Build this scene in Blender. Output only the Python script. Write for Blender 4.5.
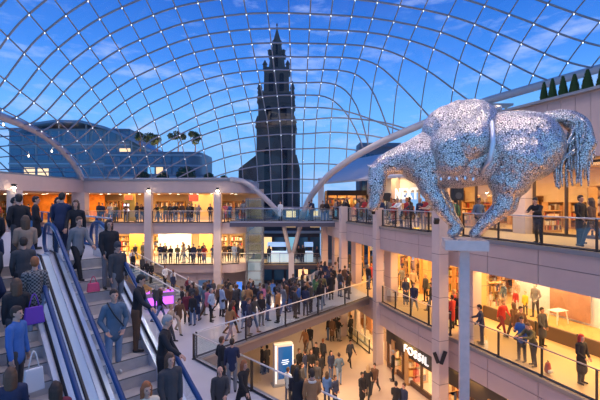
import bpy, bmesh, math, random
import numpy as np
from mathutils import Vector, Matrix

for o in list(bpy.data.objects): bpy.data.objects.remove(o)
R = random.Random(7)
C = bpy.context.scene.collection
F = 400.0          # focal length in pixels of the 600 px wide frame
EYE = 10.45        # eye height above the ground floor
L0, L1, L2 = 0.0, 4.0, 8.8          # floor levels: ground, middle, upper
L2L, L1L = 8.42, 4.65               # the left wing sits on its own levels

# ---------------------------------------------------------------- camera, sky, exposure
scn = bpy.context.scene
cd = bpy.data.cameras.new('camera'); cd.sensor_width = 36; cd.lens = 24.0; cd.clip_end = 600
cam = bpy.data.objects.new('camera', cd); C.objects.link(cam)
cam.location = (0, 0, EYE); cam.rotation_euler = (math.pi/2, 0, 0)
scn.camera = cam
scn.view_settings.view_transform = 'Standard'; scn.view_settings.look = 'None'
scn.view_settings.exposure = 0.25; scn.view_settings.gamma = 1; scn.view_settings.use_curve_mapping = False

def make_world():
    w = bpy.data.worlds.new('dusk_sky'); scn.world = w; w.use_nodes = True
    nt = w.node_tree; N = nt.nodes; L = nt.links; N.clear()
    tc = N.new('ShaderNodeTexCoord'); sep = N.new('ShaderNodeSeparateXYZ'); L.new(tc.outputs['Generated'], sep.inputs[0])
    ramp = N.new('ShaderNodeValToRGB'); L.new(sep.outputs['Z'], ramp.inputs[0])
    e = ramp.color_ramp.elements
    e[0].position = 0.0; e[0].color = (0.16, 0.33, 0.60, 1)
    e[1].position = 0.46; e[1].color = (0.012, 0.10, 0.46, 1)
    for p, c in ((0.08, (0.17, 0.38, 0.70, 1)), (0.2, (0.115, 0.34, 0.74, 1)), (0.32, (0.045, 0.20, 0.64, 1))):
        q = e.new(p); q.color = c
    mp = N.new('ShaderNodeMapping'); mp.inputs['Scale'].default_value = (2.2, 2.2, 7.5); mp.inputs['Rotation'].default_value = (0.0, 0.35, 0.3)
    L.new(tc.outputs['Generated'], mp.inputs[0])
    no = N.new('ShaderNodeTexNoise'); no.inputs['Scale'].default_value = 3.0; no.inputs['Detail'].default_value = 7; no.inputs['Roughness'].default_value = 0.62
    L.new(mp.outputs[0], no.inputs['Vector'])
    cr = N.new('ShaderNodeValToRGB'); cr.color_ramp.elements[0].position = 0.52; cr.color_ramp.elements[1].position = 0.78
    L.new(no.outputs['Fac'], cr.inputs[0])
    mul = N.new('ShaderNodeMath'); mul.operation = 'MULTIPLY'; mul.inputs[1].default_value = 0.75; L.new(cr.outputs['Color'], mul.inputs[0])
    mix = N.new('ShaderNodeMixRGB'); L.new(mul.outputs[0], mix.inputs[0]); L.new(ramp.outputs['Color'], mix.inputs[1]); mix.inputs[2].default_value = (0.42, 0.50, 0.74, 1)
    bg = N.new('ShaderNodeBackground'); L.new(mix.outputs[0], bg.inputs[0]); bg.inputs[1].default_value = 1.3
    out = N.new('ShaderNodeOutputWorld'); L.new(bg.outputs[0], out.inputs[0])
make_world()

def area(name, loc, size, power, col=(1, .72, .38), rot=(0, 0, 0), sy=None, spread=None):
    l = bpy.data.lights.new(name, 'AREA'); l.energy = power; l.color = col; l.size = size
    if sy: l.shape = 'RECTANGLE'; l.size_y = sy
    if spread: l.spread = spread
    o = bpy.data.objects.new(name, l); C.objects.link(o); o.location = loc; o.rotation_euler = rot
    return o
WARM = (1, .56, .18); SOFT = (1, .80, .58)

# ---------------------------------------------------------------- the curved edge of the right-hand balconies
_E = [(2, 12.2), (8, 10.9), (12.7, 9.35), (14.35, 8.8), (16.9, 7.85), (19.15, 6.95), (23.6, 5.5), (27, 4.65), (31.4, 3.4), (36.7, 2.2), (44, 0.9)]
_k = np.array([p[0] for p in _E]); _v = np.array([p[1] for p in _E])
_kk = np.linspace(2, 44, 400); _vv = np.interp(_kk, _k, _v)
for _ in range(3): _vv = np.convolve(np.pad(_vv, 12, mode='reflect', reflect_type='odd'), np.ones(25)/25, mode='valid')
def E(y): return float(np.interp(y, _kk, _vv))
def Enorm(y):
    dx = (E(y+.3)-E(y-.3))/.6
    n = Vector((1, -dx)); n.normalize(); return n
def Eoff(y, off):
    n = Enorm(y); return Vector((E(y)+n.x*off, y+n.y*off))
def Etan(y): n = Enorm(y); return math.atan2(n.x, -n.y)      # heading of the edge as it runs away from the camera

# lamps of the galleries (they hang under each slab and under the canopy)
for y in (9.5, 14, 18.5, 23, 27.5, 32):
    p = Eoff(y, 2.4)
    area('gallery_lamp', (p.x, p.y, EYE-3.25), 2.4, 240, WARM, sy=3.2)
    q = Eoff(y, 1.2)
    area('ground_lamp', (q.x-.3, q.y, EYE-8.1), 1.6, 120, WARM, sy=3.2)
for y in (12, 17.5, 23.5, 30):
    p = Eoff(y, 3.0)
    area('canopy_lamp', (p.x, p.y, EYE+1.70), 2.0, 110, (1, .66, .32), sy=3.0)
for y in (10.5, 14.5, 18.5, 22.5, 27, 32):
    p = Eoff(y, 6.6)
    area('shop_lamp', (p.x, p.y, EYE+1.62), 2.6, 150, WARM, sy=3.4)
    area('shop_lamp', (p.x, p.y, EYE-3.3), 2.6, 240, WARM, sy=3.4)
for x in (-25, -20, -15.5, -11.5, -7.8):
    area('wing_lamp', (x, 39.2, EYE+.58), 3.4, 190, WARM, sy=3.6)
    area('wing_lamp', (x, 39.2, EYE-3.3), 3.4, 330, (1, .74, .38), sy=3.6)
area('void_lamp', (1.0, 20.5, EYE-7.2), 5, 330, (1, .62, .32), sy=5)
area('void_lamp', (2.6, 14.5, EYE-7.2), 4, 190, (1, .60, .30), sy=4)
area('under_deck_lamp', (-2.5, 30, EYE-7.2), 6, 320, (1, .76, .5), sy=6)
area('deck_lamp', (-4, 34.0, EYE-2.4), 6, 170, (1, .74, .5), sy=1.5)

# ---------------------------------------------------------------- materials
MATS = {}
def mat(name, col, rough=.6, metal=0, emit=None, es=1.0, var=0.0, vs=6.0, bump=0.0, alpha=None):
    if name in MATS: return MATS[name]
    m = bpy.data.materials.new(name); m.use_nodes = True; nt = m.node_tree; b = nt.nodes['Principled BSDF']
    b.inputs['Base Color'].default_value = (*col, 1); b.inputs['Roughness'].default_value = rough; b.inputs['Metallic'].default_value = metal
    if var or bump:
        tc = nt.nodes.new('ShaderNodeTexCoord'); no = nt.nodes.new('ShaderNodeTexNoise'); no.inputs['Scale'].default_value = vs; no.inputs['Detail'].default_value = 4
        nt.links.new(tc.outputs['Object'], no.inputs['Vector'])
        if var:
            mx = nt.nodes.new('ShaderNodeMixRGB'); mx.inputs[1].default_value = (*[c*(1-var) for c in col], 1); mx.inputs[2].default_value = (*[min(1, c*(1+var)) for c in col], 1)
            nt.links.new(no.outputs['Fac'], mx.inputs[0]); nt.links.new(mx.outputs[0], b.inputs['Base Color'])
        if bump:
            bp = nt.nodes.new('ShaderNodeBump'); bp.inputs['Strength'].default_value = bump; nt.links.new(no.outputs['Fac'], bp.inputs['Height']); nt.links.new(bp.outputs[0], b.inputs['Normal'])
    if emit: b.inputs['Emission Color'].default_value = (*emit, 1); b.inputs['Emission Strength'].default_value = es
    MATS[name] = m; return m

def glass(name, tint=(.9, .96, .95), gl=.12, rough=.03):
    m = bpy.data.materials.new(name); m.use_nodes = True; nt = m.node_tree; N = nt.nodes; N.clear()
    t = N.new('ShaderNodeBsdfTransparent'); t.inputs[0].default_value = (*tint, 1)
    g = N.new('ShaderNodeBsdfGlossy'); g.inputs['Roughness'].default_value = rough; g.inputs['Color'].default_value = (.9, .95, 1, 1)
    lw = N.new('ShaderNodeLayerWeight'); lw.inputs['Blend'].default_value = .3
    mr = N.new('ShaderNodeMath'); mr.operation = 'MULTIPLY_ADD'; mr.inputs[1].default_value = .35; mr.inputs[2].default_value = gl*.4; nt.links.new(lw.outputs['Fresnel'], mr.inputs[0])
    mx = N.new('ShaderNodeMixShader'); nt.links.new(mr.outputs[0], mx.inputs[0]); nt.links.new(t.outputs[0], mx.inputs[1]); nt.links.new(g.outputs[0], mx.inputs[2])
    o = N.new('ShaderNodeOutputMaterial'); nt.links.new(mx.outputs[0], o.inputs[0]); MATS[name] = m; return m

stone = mat('pink_stone', (.52, .39, .36), .65, var=.10, vs=1.3)
stone2 = mat('pale_stone', (.62, .49, .44), .6, var=.10, vs=1.1)
joint = mat('dark_joint', (.22, .17, .17), .8)
render_ = mat('pale_render', (.62, .56, .5), .8, var=.06, vs=2)
cream = mat('cream_wall', (.78, .62, .38), .8, var=.08, vs=1.5)
white = mat('white_paint', (.78, .76, .72), .5)
ochre = mat('ochre_board', (.62, .36, .12), .6, var=.2, vs=2)
dark = mat('dark_metal', (.035, .035, .04), .4, .4)
darkbrown = mat('dark_brown', (.06, .035, .025), .5)
steel = mat('brushed_steel', (.55, .56, .58), .32, .9)
steelp = mat('grey_steel', (.30, .29, .30), .4, .5)
rib = mat('rib_paint', (.33, .31, .34), .45, .2)
archm = mat('arch_paint', (.60, .52, .50), .45, .1)
tile = mat('gallery_tile', (.60, .42, .24), .35, var=.10, vs=.7)
deck = mat('deck_tile', (.50, .48, .52), .35, var=.12, vs=.8)
ground = mat('ground_tile', (.56, .42, .31), .3, var=.14, vs=.5)
blue_rail = mat('blue_rubber', (.012, .05, .17), .4)
soffitm = mat('soffit', (.55, .45, .35), .7)
blackm = mat('black_plastic', (.015, .015, .017), .5)
G_roof = glass('roof_glass', (.93, .96, 1), .05)
G_bal = glass('balustrade_glass', (.80, .90, .88), .22)
G_shop = glass('shop_glass', (.97, .97, .95), .1)
leafm = mat('conifer_green', (.03, .07, .02), .9, var=.5, vs=20)
leaf2 = mat('terrace_leaf', (.05, .09, .03), .9, var=.4, vs=8)
barkm = mat('bark', (.12, .07, .04), .9)

# ---------------------------------------------------------------- mesh helpers
class MB:
    def __init__(s): s.v = []; s.f = []; s.m = []
    def add(s, vs, fs, mi=0):
        b = len(s.v); s.v += [tuple(v) for v in vs]; s.f += [tuple(b+i for i in f) for f in fs]; s.m += [mi]*len(fs)
    def box(s, c, d, rz=0, mi=0, M=None):
        hx, hy, hz = d[0]/2, d[1]/2, d[2]/2
        vs = [Vector((x, y, z)) for x in (-hx, hx) for y in (-hy, hy) for z in (-hz, hz)]
        if rz: r = Matrix.Rotation(rz, 3, 'Z'); vs = [r @ v for v in vs]
        if M is not None: vs = [M @ v for v in vs]
        vs = [v+Vector(c) for v in vs]
        s.add(vs, [(0, 1, 3, 2), (4, 6, 7, 5), (0, 4, 5, 1), (2, 3, 7, 6), (0, 2, 6, 4), (1, 5, 7, 3)], mi)
    def bar(s, a, b, w, h=None, mi=0, up=(0, 0, 1)):
        a = Vector(a); b = Vector(b); h = h or w; d = (b-a)
        if d.length < 1e-6: return
        d.normalize(); up = Vector(up)
        if abs(d.dot(up)) > .98: up = Vector((0, 1, 0))
        r = d.cross(up).normalized(); t = r.cross(d).normalized()
        vs = [p + r*sx*w/2 + t*sz*h/2 for p in (a, b) for sx, sz in ((-1, -1), (1, -1), (1, 1), (-1, 1))]
        s.add(vs, [(0, 3, 2, 1), (4, 5, 6, 7), (0, 1, 5, 4), (1, 2, 6, 5), (2, 3, 7, 6), (3, 0, 4, 7)], mi)
    def tube(s, pts, rad, n=6, mi=0, closed=False):
        pts = [Vector(p) for p in pts]; k = len(pts)
        rads = rad if hasattr(rad, '__len__') else [rad]*k
        base = len(s.v); prev = None
        for i, p in enumerate(pts):
            a = pts[i-1] if (i > 0 or closed) else p; b = pts[(i+1) % k] if (i < k-1 or closed) else p
            d = (b-a).normalized()
            if prev is None:
                u = Vector((0, 0, 1)) if abs(d.z) < .9 else Vector((1, 0, 0)); r = d.cross(u).normalized()
            else: r = (prev - d*prev.dot(d)).normalized()
            prev = r; t = d.cross(r)
            for j in range(n):
                an = 2*math.pi*j/n; s.v.append(tuple(p + (r*math.cos(an)+t*math.sin(an))*rads[i]))
        m = k if closed else k-1
        for i in range(m):
            for j in range(n):
                a = base+i*n+j; b = base+i*n+(j+1) % n; c = base+((i+1) % k)*n+(j+1) % n; d2 = base+((i+1) % k)*n+j
                s.f.append((a, b, c, d2)); s.m.append(mi)
        if not closed:
            s.f.append(tuple(base+j for j in reversed(range(n)))); s.m.append(mi)
            s.f.append(tuple(base+(k-1)*n+j for j in range(n))); s.m.append(mi)
    def lathe(s, prof, c=(0, 0, 0), n=16, mi=0):
        base = len(s.v); c = Vector(c)
        for r, z in prof:
            for j in range(n):
                a = 2*math.pi*j/n; s.v.append((c.x+r*math.cos(a), c.y+r*math.sin(a), c.z+z))
        for i in range(len(prof)-1):
            for j in range(n):
                s.f.append((base+i*n+j, base+i*n+(j+1) % n, base+(i+1)*n+(j+1) % n, base+(i+1)*n+j)); s.m.append(mi)
        s.f.append(tuple(base+j for j in reversed(range(n)))); s.m.append(mi)
        s.f.append(tuple(base+(len(prof)-1)*n+j for j in range(n))); s.m.append(mi)
    def prism(s, poly, z0, z1, mi=0):
        n = len(poly); vs = [(p[0], p[1], z0) for p in poly]+[(p[0], p[1], z1) for p in poly]
        s.add(vs, [tuple(reversed(range(n))), tuple(range(n, 2*n))]+[(i, (i+1) % n, n+(i+1) % n, n+i) for i in range(n)], mi)
    def strip(s, A, B, mi=0):   # quad strip between two point rows
        n = len(A); s.add(list(A)+list(B), [(i, i+1, n+i+1, n+i) for i in range(n-1)], mi)
    def build(s, name, mats, parent=None, smooth=False, bevel=0):
        me = bpy.data.meshes.new(name); me.from_pydata(s.v, [], s.f)
        for m in (mats if isinstance(mats, (list, tuple)) else [mats]): me.materials.append(m)
        me.polygons.foreach_set('material_index', s.m)
        if smooth: me.polygons.foreach_set('use_smooth', [True]*len(s.f))
        me.update()
        o = bpy.data.objects.new(name, me); C.objects.link(o)
        if parent is not None: o.parent = parent; o.matrix_parent_inverse = Matrix.Translation(parent.location).inverted() if parent.rotation_euler.z == 0 else (Matrix.Translation(parent.location) @ Matrix.Rotation(parent.rotation_euler.z, 4, 'Z')).inverted()
        if bevel:
            b = o.modifiers.new('bevel', 'BEVEL'); b.width = bevel; b.segments = 2; b.limit_method = 'ANGLE'
        return o
def local(o):       # mesh was written in its parent's own frame
    o.matrix_parent_inverse = Matrix.Identity(4); return o
def tag(o, label=None, cat=None, group=None, kind=None):
    if label: o['label'] = label
    if cat: o['category'] = cat
    if group: o['group'] = group
    if kind: o['kind'] = kind
    return o
def S(o, label=None): o['kind'] = 'structure'; o['label'] = label or ''; 
def struct(mb, name, mats, label=None, parent=None, **k):
    o = mb.build(name, mats, parent, **k)
    if parent is None:
        o['kind'] = 'structure'
    if label: o['label'] = label
    return o
def empty(name, loc=(0, 0, 0), rz=0, label=None, cat=None, group=None, kind=None):
    o = bpy.data.objects.new(name, None); C.objects.link(o); o.location = loc; o.rotation_euler = (0, 0, rz)
    o.empty_display_size = .2; return tag(o, label, cat, group, kind)
def at(px, D, py=None):
    return Vector(((px-300)/F*D, D, EYE+((200-py)/F*D if py is not None else 0)))
def on(px, py, zf):      # the point of a level floor that the frame shows there
    D = (EYE-zf)*F/(py-200); return (px-300)/F*D, D

# ================================================================= THE SETTING
# ---- ground floor
mb = MB(); mb.add([(-32, 2, 0), (34, 2, 0), (34, 62, 0), (-32, 62, 0)], [(0, 1, 2, 3)])
struct(mb, 'floor', ground, 'warm pinkish paving of the ground level concourse')

# ---- middle deck: near part, crowd deck (its far side ramps down), right-hand gallery
def deck_z(x, y):
    a = min(1, max(0, (-x+1.5)/3.5)); t = max(0, y-22); s = 0.165*t*(min(1, t/2.0))
    return L1 - a*s
def Aline(y): return -4.2+(y-16.3)*(E(26.9)+4.2)/(26.9-16.3)
rows = [2, 4, 6, 8.1, 10, 12, 14, 16.3]
def rightx(y): return min(4.0, -4.2+(16.3-y)) if y <= 16.3 else (Aline(y) if y < 26.9 else E(y))
mb = MB()
ys = rows+[16.3+(26.9-16.3)*i/10 for i in range(1, 11)]+[26.9+(36.6-26.9)*i/12 for i in range(1, 13)]
NX = 36; G = []
for y in ys:
    xr = rightx(y); G.append([(-24+(xr+24)*i/NX, y, deck_z(-24+(xr+24)*i/NX, y)) for i in range(NX+1)])
for r in range(len(G)-1): mb.strip(G[r], G[r+1])
struct(mb, 'floor', deck, 'grey stone deck of the middle level where the crowd stands', smooth=False)
mb = MB()   # right gallery middle level
yy = [6+i*.75 for i in range(45)]
A = [(E(y), y, L1) for y in yy]; B = [(*Eoff(y, 12), L1) for y in yy]
mb.strip(A, B); struct(mb, 'floor', tile, 'warm tiled floor of the middle gallery along the shops')
mb = MB(); A = [(E(y), y, L2) for y in yy]; B = [(*Eoff(y, 12), L2) for y in yy]
mb.strip(A, B); struct(mb, 'floor', tile, 'pale floor of the upper gallery along the shops')
mb = MB(); A = [(E(y)+.15, y, L2-1.42) for y in yy]; B = [(*Eoff(y, 12), L2-1.42) for y in yy]; mb.strip(B, A)
struct(mb, 'ceiling', soffitm, 'soffit above the middle gallery')
mb = MB(); A = [(E(y)+.15, y, L1-1.4) for y in yy]; B = [(*Eoff(y, 12), L1-1.4) for y in yy]; mb.strip(B, A)
struct(mb, 'ceiling', soffitm, 'soffit above the ground floor shops')

def fascia(y0, y1, zt, zb, name, label, step=2.2, th=.35, lip=True):
    mb = MB(); y = y0
    while y < y1-.05:
        ye = min(y+step, y1); n = 4
        zmid = zb+(zt-zb)*.5
        for za, zc in ((zb, zmid-.012), (zmid+.012, zt-.16)):
            ysub = [y+.015+(ye-y-.03)*i/n for i in range(n+1)]
            f0 = [(E(q), q) for q in ysub]; f1 = [tuple(Eoff(q, th)) for q in reversed(ysub)]
            mb.prism(f0+f1, za, zc)
        y = ye
    ysub = [y0+(y1-y0)*i/40 for i in range(41)]
    f0 = [tuple(Eoff(q, .04)) for q in ysub]; f1 = [tuple(Eoff(q, th-.02)) for q in reversed(ysub)]
    mb.prism(f0+f1, zb+.02, zt-.15, 1)
    f0 = [tuple(Eoff(q, -.07)) for q in ysub]; f1 = [tuple(Eoff(q, .25)) for q in reversed(ysub)]
    mb.prism(f0+f1, zt-.16, zt-.005, 2)
    return struct(mb, name, [stone, joint, dark if not lip else steelp], label)
fascia(8, 36.6, L2, L2-1.45, 'trim_1', 'pinkish stone fascia of the upper gallery')
fascia(8, 36.6, L1, L1-1.45, 'trim_2', 'pinkish stone fascia of the middle gallery')

# bridge edge band of the crowd deck, seen from the void
def band(a, b, zt, h, w, name, mats, label, over=.1):
    mb = MB(); a = Vector((*a, 0)); b = Vector((*b, 0)); d = (b-a).normalized(); n = Vector((d.y, -d.x, 0))
    mb.bar(a+n*(-w/2)+Vector((0, 0, zt-h/2)), b+n*(-w/2)+Vector((0, 0, zt-h/2)), w, h)
    mb.bar(a+n*(.03)+Vector((0, 0, zt-.06)), b+n*(.03)+Vector((0, 0, zt-.06)), .2, .10, 1)
    return struct(mb, name, mats, label)
Cc = (-4.2, 16.3)
band(Cc, (E(26.9), 26.9), L1-.005, .55, .5, 'trim_3', [mat('band_grey', (.20, .17, .18), .5), steelp], 'dark grey edge band of the middle deck above the void')
band((4.0, 8.1), Cc, L1-.005, .55, .5, 'trim_4', [mat('band_grey', (.2, .17, .18)), steelp], 'edge band of the near deck')

# ---- columns of the right side (in front of the fascias)
def column(x, y, w, d, z0, z1, rz, label, m=stone2, name='pillar'):
    mb = MB(); mb.box((x, y, (z0+z1)/2), (w, d, z1-z0), rz)
    n = int((z1-z0)/2.4)
    for i in range(1, n+1): mb.box((x, y, z0+i*(z1-z0)/(n+1)), (w+.01, d+.01, .025), rz, 1)
    return struct(mb, name, [m, joint], label, bevel=0)
for px, D in ((324.5, 36.0), (343.5, 31.0), (378.5, 25.6), (440.5, 18.6)):
    x = (px-300)/F*D; t = math.atan2(Enorm(D).y, Enorm(D).x)
    column(x-.02, D, .52, .52, 0, L2+1.15, t, 'stone pillar standing proud of the curved galleries')
    p = Eoff(D, .9); column(p.x, p.y, .5, .9, 0, L2-1.45, t, 'warm lit stone pier behind the front pillar', stone2)

# ---- right side shop line, upper gallery
OFFW = 4.3
def wallstrip(off, y0, y1, za, zb, m, name, label, n=30, th=.2):
    mb = MB(); q = [y0+(y1-y0)*i/n for i in range(n+1)]
    f0 = [tuple(Eoff(v, off)) for v in q]; f1 = [tuple(Eoff(v, off+th)) for v in reversed(q)]
    mb.prism(f0+f1, za, zb); return struct(mb, name, m, label)
mb = MB()           # upper wall whose top slopes down away from the camera
q = [10+(24-10)*i/24 for i in range(25)]
def topz(y): return EYE+4.5
for i in range(24):
    if i % 4 == 3: pass
    a = Eoff(q[i], OFFW-.5); b = Eoff(q[i+1]-.02, OFFW-.5); a2 = Eoff(q[i], OFFW-.2); b2 = Eoff(q[i+1]-.02, OFFW-.2)
    za = topz(q[i]); zb = topz(q[i+1]); z0 = EYE+1.8
    mb.add([(*a, z0), (*b, z0), (*b2, z0), (*a2, z0), (*a, za), (*b, zb), (*b2, zb), (*a2, za)], [(0, 3, 2, 1), (4, 5, 6, 7), (0, 1, 5, 4), (1, 2, 6, 5), (2, 3, 7, 6), (3, 0, 4, 7)])
struct(mb, 'wall_right', [stone], 'tall pinkish stone wall above the upper shops')
mb = MB()           # roof terrace behind the parapet
mb.strip([(*Eoff(v, OFFW-.1), topz(v)-.35) for v in q], [(*Eoff(v, OFFW+8), topz(v)-.35) for v in q]); struct(mb, 'roof', stone2, 'roof terrace carrying the conifers')
# parapet cap
mb = MB()
for i in range(24):
    a = Eoff(q[i], OFFW-.58); b = Eoff(q[i+1], OFFW-.58); mb.bar((*a, topz(q[i])+.04), (*b, topz(q[i+1])+.04), .35, .12)
struct(mb, 'trim_5', steelp, 'grey metal coping on the tall wall')
# ceiling of upper gallery
mb = MB(); q2 = [8+(37-8)*i/40 for i in range(41)]
mb.strip([(*Eoff(v, 11), EYE+1.8) for v in q2], [(*Eoff(v, OFFW-.5), EYE+1.8) for v in q2]); mb.strip([(*Eoff(v, 11), EYE+1.95) for v in q2], [(*Eoff(v, OFFW-.5), EYE+1.95) for v in q2])
struct(mb, 'ceiling', soffitm, 'lit ceiling over the upper shops')
# white canopy at the far end of the upper gallery
mb = MB(); q3 = [24+(37.5-24)*i/20 for i in range(21)]
def canz(v): return EYE+3.3-.055*(v-24)
lo = [(2.2+(7.6-2.2)*i/20, 38.6-(38.6-25)*i/20, EYE+1.68) for i in range(21)]; hi = [(4.8+(12.5-4.8)*i/20, 45.5-(45.5-27)*i/20, EYE+4.4) for i in range(21)]
mb.strip(lo, hi); lo2 = [(a, b, c-.16) for a, b, c in lo]; hi2 = [(a, b, c-.3) for a, b, c in hi]
mb.strip(hi2, lo2); mb.strip(lo2, lo)
mb.add([lo[0], hi[0], hi2[0], lo2[0]], [(0, 1, 2, 3)])
struct(mb, 'ceiling', mat('canopy_grey', (.58, .52, .48), .5), 'pale sloping canopy over the far upper gallery')
for off, z0, z1, m, lab in ((OFFW+6.2, L2, EYE+1.8, cream, 'cream back wall inside the upper shops'), (OFFW+6.2, L1, L2-1.42, cream, 'cream back wall inside the middle shops')):
    wallstrip(off, 8, 37, z0, z1, m, 'wall_back', lab)
wallstrip(OFFW-.05, 25, 37, EYE+.55, EYE+1.8, white, 'wall_sign', 'white band over the far upper shopfronts')

# ================================================================= BALUSTRADES
def balustrade(pts, label, h=1.05, step=1.7, rail=steel, post=dark, gl=G_bal, group=None, topw=.06, base=True, name='balustrade'):
    pts = [Vector(p) for p in pts]
    cum = [0]
    for a, b in zip(pts, pts[1:]): cum.append(cum[-1]+(b-a).length)
    def P(s):
        for i in range(len(pts)-1):
            if s <= cum[i+1] or i == len(pts)-2:
                t = (s-cum[i])/max(1e-6, cum[i+1]-cum[i]); return pts[i].lerp(pts[i+1], t)
    root = empty(name, tuple(pts[0]), 0, label, 'balustrade', group)
    up = Vector((0, 0, 1))
    mb = MB(); mb.tube([p+up*h for p in pts], topw/2, 8); mb.build('handrail', rail, root, smooth=True)
    if base:
        mb = MB(); mb.tube([p+up*.04 for p in pts], .045, 4); mb.build('base_rail', post, root)
    n = max(1, round(cum[-1]/step))
    for i in range(n+1):
        p = P(cum[-1]*i/n); a = P(max(0, cum[-1]*i/n-.05)); b = P(min(cum[-1], cum[-1]*i/n+.05)); d = (b-a); d.z = 0; rz = math.atan2(d.y, d.x)
        mb = MB(); mb.box((p.x, p.y, p.z+h/2), (.035, .09, h), rz); mb.box((p.x, p.y, p.z+.02), (.09, .14, .04), rz)
        mb.build('post', post, root)
    mb = MB()
    sub = 4
    for i in range(n):
        for k in range(sub):
            s0 = cum[-1]*(i+k/sub)/n+(.03 if k == 0 else 0); s1 = cum[-1]*(i+(k+1)/sub)/n-(.03 if k == sub-1 else 0)
            a = P(s0); b = P(s1)
            mb.add([a+up*.1, b+up*.1, b+up*(h-.07), a+up*(h-.07)], [(0, 1, 2, 3)])
    mb.build('glass_panel', gl, root)
    return root
def epts(y0, y1, z, off=.12, n=12): return [(*Eoff(y0+(y1-y0)*i/n, off), z) for i in range(n+1)]
balustrade(epts(9, 18.2, L2, n=16), 'long glass balustrade of the upper gallery behind the silver horse', step=1.9)
balustrade(epts(19.0, 25.2, L2), 'glass balustrade of the upper gallery below the NEXT sign', step=1.7)
balustrade(epts(26.0, 30.7, L2), 'glass balustrade of the upper gallery between the second and third far pillars', step=1.6)
balustrade(epts(31.3, 35.7, L2), 'glass balustrade of the upper gallery next to the far bridge', step=1.5)
balustrade(epts(9, 18.2, L1, n=16), 'glass balustrade of the middle gallery in front of the two leaning friends', step=2.1, rail=mat('rail_grey', (.30, .30, .32), .35, .7))
balustrade(epts(19.0, 25.2, L1), 'glass balustrade of the middle gallery above the watch shop', step=1.6)
balustrade([(Cc[0]-.05, Cc[1]+.1, L1), (E(26.7)-.2, 26.6, L1)], 'long slanting glass balustrade in front of the crowd deck', step=2.6, rail=mat('rail_light', (.75, .75, .72), .3, .5))
balustrade([(Cc[0]-.1, Cc[1]-.1, L1), (3.7, 8.2, L1)], 'glass balustrade on the near edge of the deck beside the two men talking', step=1.9, rail=mat('rail_light', (.75, .75, .72)))
balustrade([(E(27)-2.6, 30.6, L1), (E(27)-4.9, 27.6, L1)], 'short glass guard beside the steps in the crowd deck', step=1.5)

# ================================================================= SHOPS OF THE RIGHT SIDE
def prod_colors():
    return [mat('goods_%s' % n, c, .7) for n, c in (('cream', (.75, .62, .42)), ('ochre', (.62, .36, .10)), ('brown', (.22, .10, .04)), ('red', (.5, .06, .04)), ('white', (.8, .76, .7)), ('olive', (.25, .24, .08)), ('navy', (.05, .06, .14)), ('peach', (.8, .45, .25)))]
GOODS = prod_colors(); wood = mat('shelf_wood', (.50, .28, .11), .5, var=.2, vs=3)
def shelf_unit(x, y, z, rz, w, h, dp, label, group, seed, hang=False):
    r = random.Random(seed)
    root = empty('display_shelf', (x, y, z), rz, label, 'shelf', group)
    mb = MB()
    for sx in (-1, 1): mb.box((sx*w/2, 0, h/2), (.05, dp, h))
    mb.box((0, dp/2, h/2), (w, .03, h)); mb.box((0, 0, h), (w+.05, dp, .05)); mb.box((0, 0, .06), (w, dp, .12))
    local(mb.build('frame', wood, root))
    n = max(3, int(h/.48))
    for i in range(1, n):
        mb = MB(); mb.box((0, 0, h*i/n), (w-.05, dp, .03)); local(mb.build('shelf', wood, root))
    mb = MB()
    for i in range(n):
        zz = h*i/n+(.12 if i == 0 else .015); xx = -w/2+.06
        while xx < w/2-.1:
            ww = r.uniform(.05, .16) if hang else r.uniform(.1, .3); hh = r.uniform(.55, .9)*(h/n-.06)
            if r.random() < .9: mb.box((xx+ww/2, -.02, zz+hh/2), (ww*.9, dp*.75, hh), 0, r.randrange(8))
            xx += ww
    g = local(mb.build('shelved_goods', GOODS, root)); g['kind'] = 'stuff'
    return root
def shopfront(y0, y1, off, z, h, label, name='shopfront', frame=darkbrown, step=1.9, gl=True, door=None, fascia_m=None, fh=.45, sill=.12):
    root = empty(name, (*Eoff(y0, off), z), 0, label, 'shopfront')
    n = max(1, round((y1-y0)/step)); mb = MB()
    for i in range(n+1):
        p = Eoff(y0+(y1-y0)*i/n, off); mb.box((p.x, p.y, z+h/2), (.08, .14, h), Etan(y0))
    for i in range(n):
        a = Eoff(y0+(y1-y0)*i/n, off); b = Eoff(y0+(y1-y0)*(i+1)/n, off)
        mb.bar((*a, z+sill/2), (*b, z+sill/2), .12, sill); mb.bar((*a, z+h-.05), (*b, z+h-.05), .12, .1)
    mb.build('frame', frame, root)
    if gl:
        for i in range(n):
            if door is not None and i in door: continue
            a = Eoff(y0+(y1-y0)*i/n+.05, off); b = Eoff(y0+(y1-y0)*(i+1)/n-.05, off)
            g = MB(); g.add([(*a, z+sill), (*b, z+sill), (*b, z+h-.1), (*a, z+h-.1)], [(0, 1, 2, 3)]); g.build('glass_pane', G_shop, root)
    if fascia_m:
        g = MB()
        for i in range(n):
            a = Eoff(y0+(y1-y0)*i/n, off-.08); b = Eoff(y0+(y1-y0)*(i+1)/n, off-.08); g.bar((*a, z+h+fh/2-.02), (*b, z+h+fh/2-.02), .12, fh)
        g.build('fascia_board', fascia_m, root)
    return root
UP = 'display shelves in the upper shops'; MD = 'display shelves in the middle shops'; GD = 'display shelves in the ground floor shops'
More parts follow.
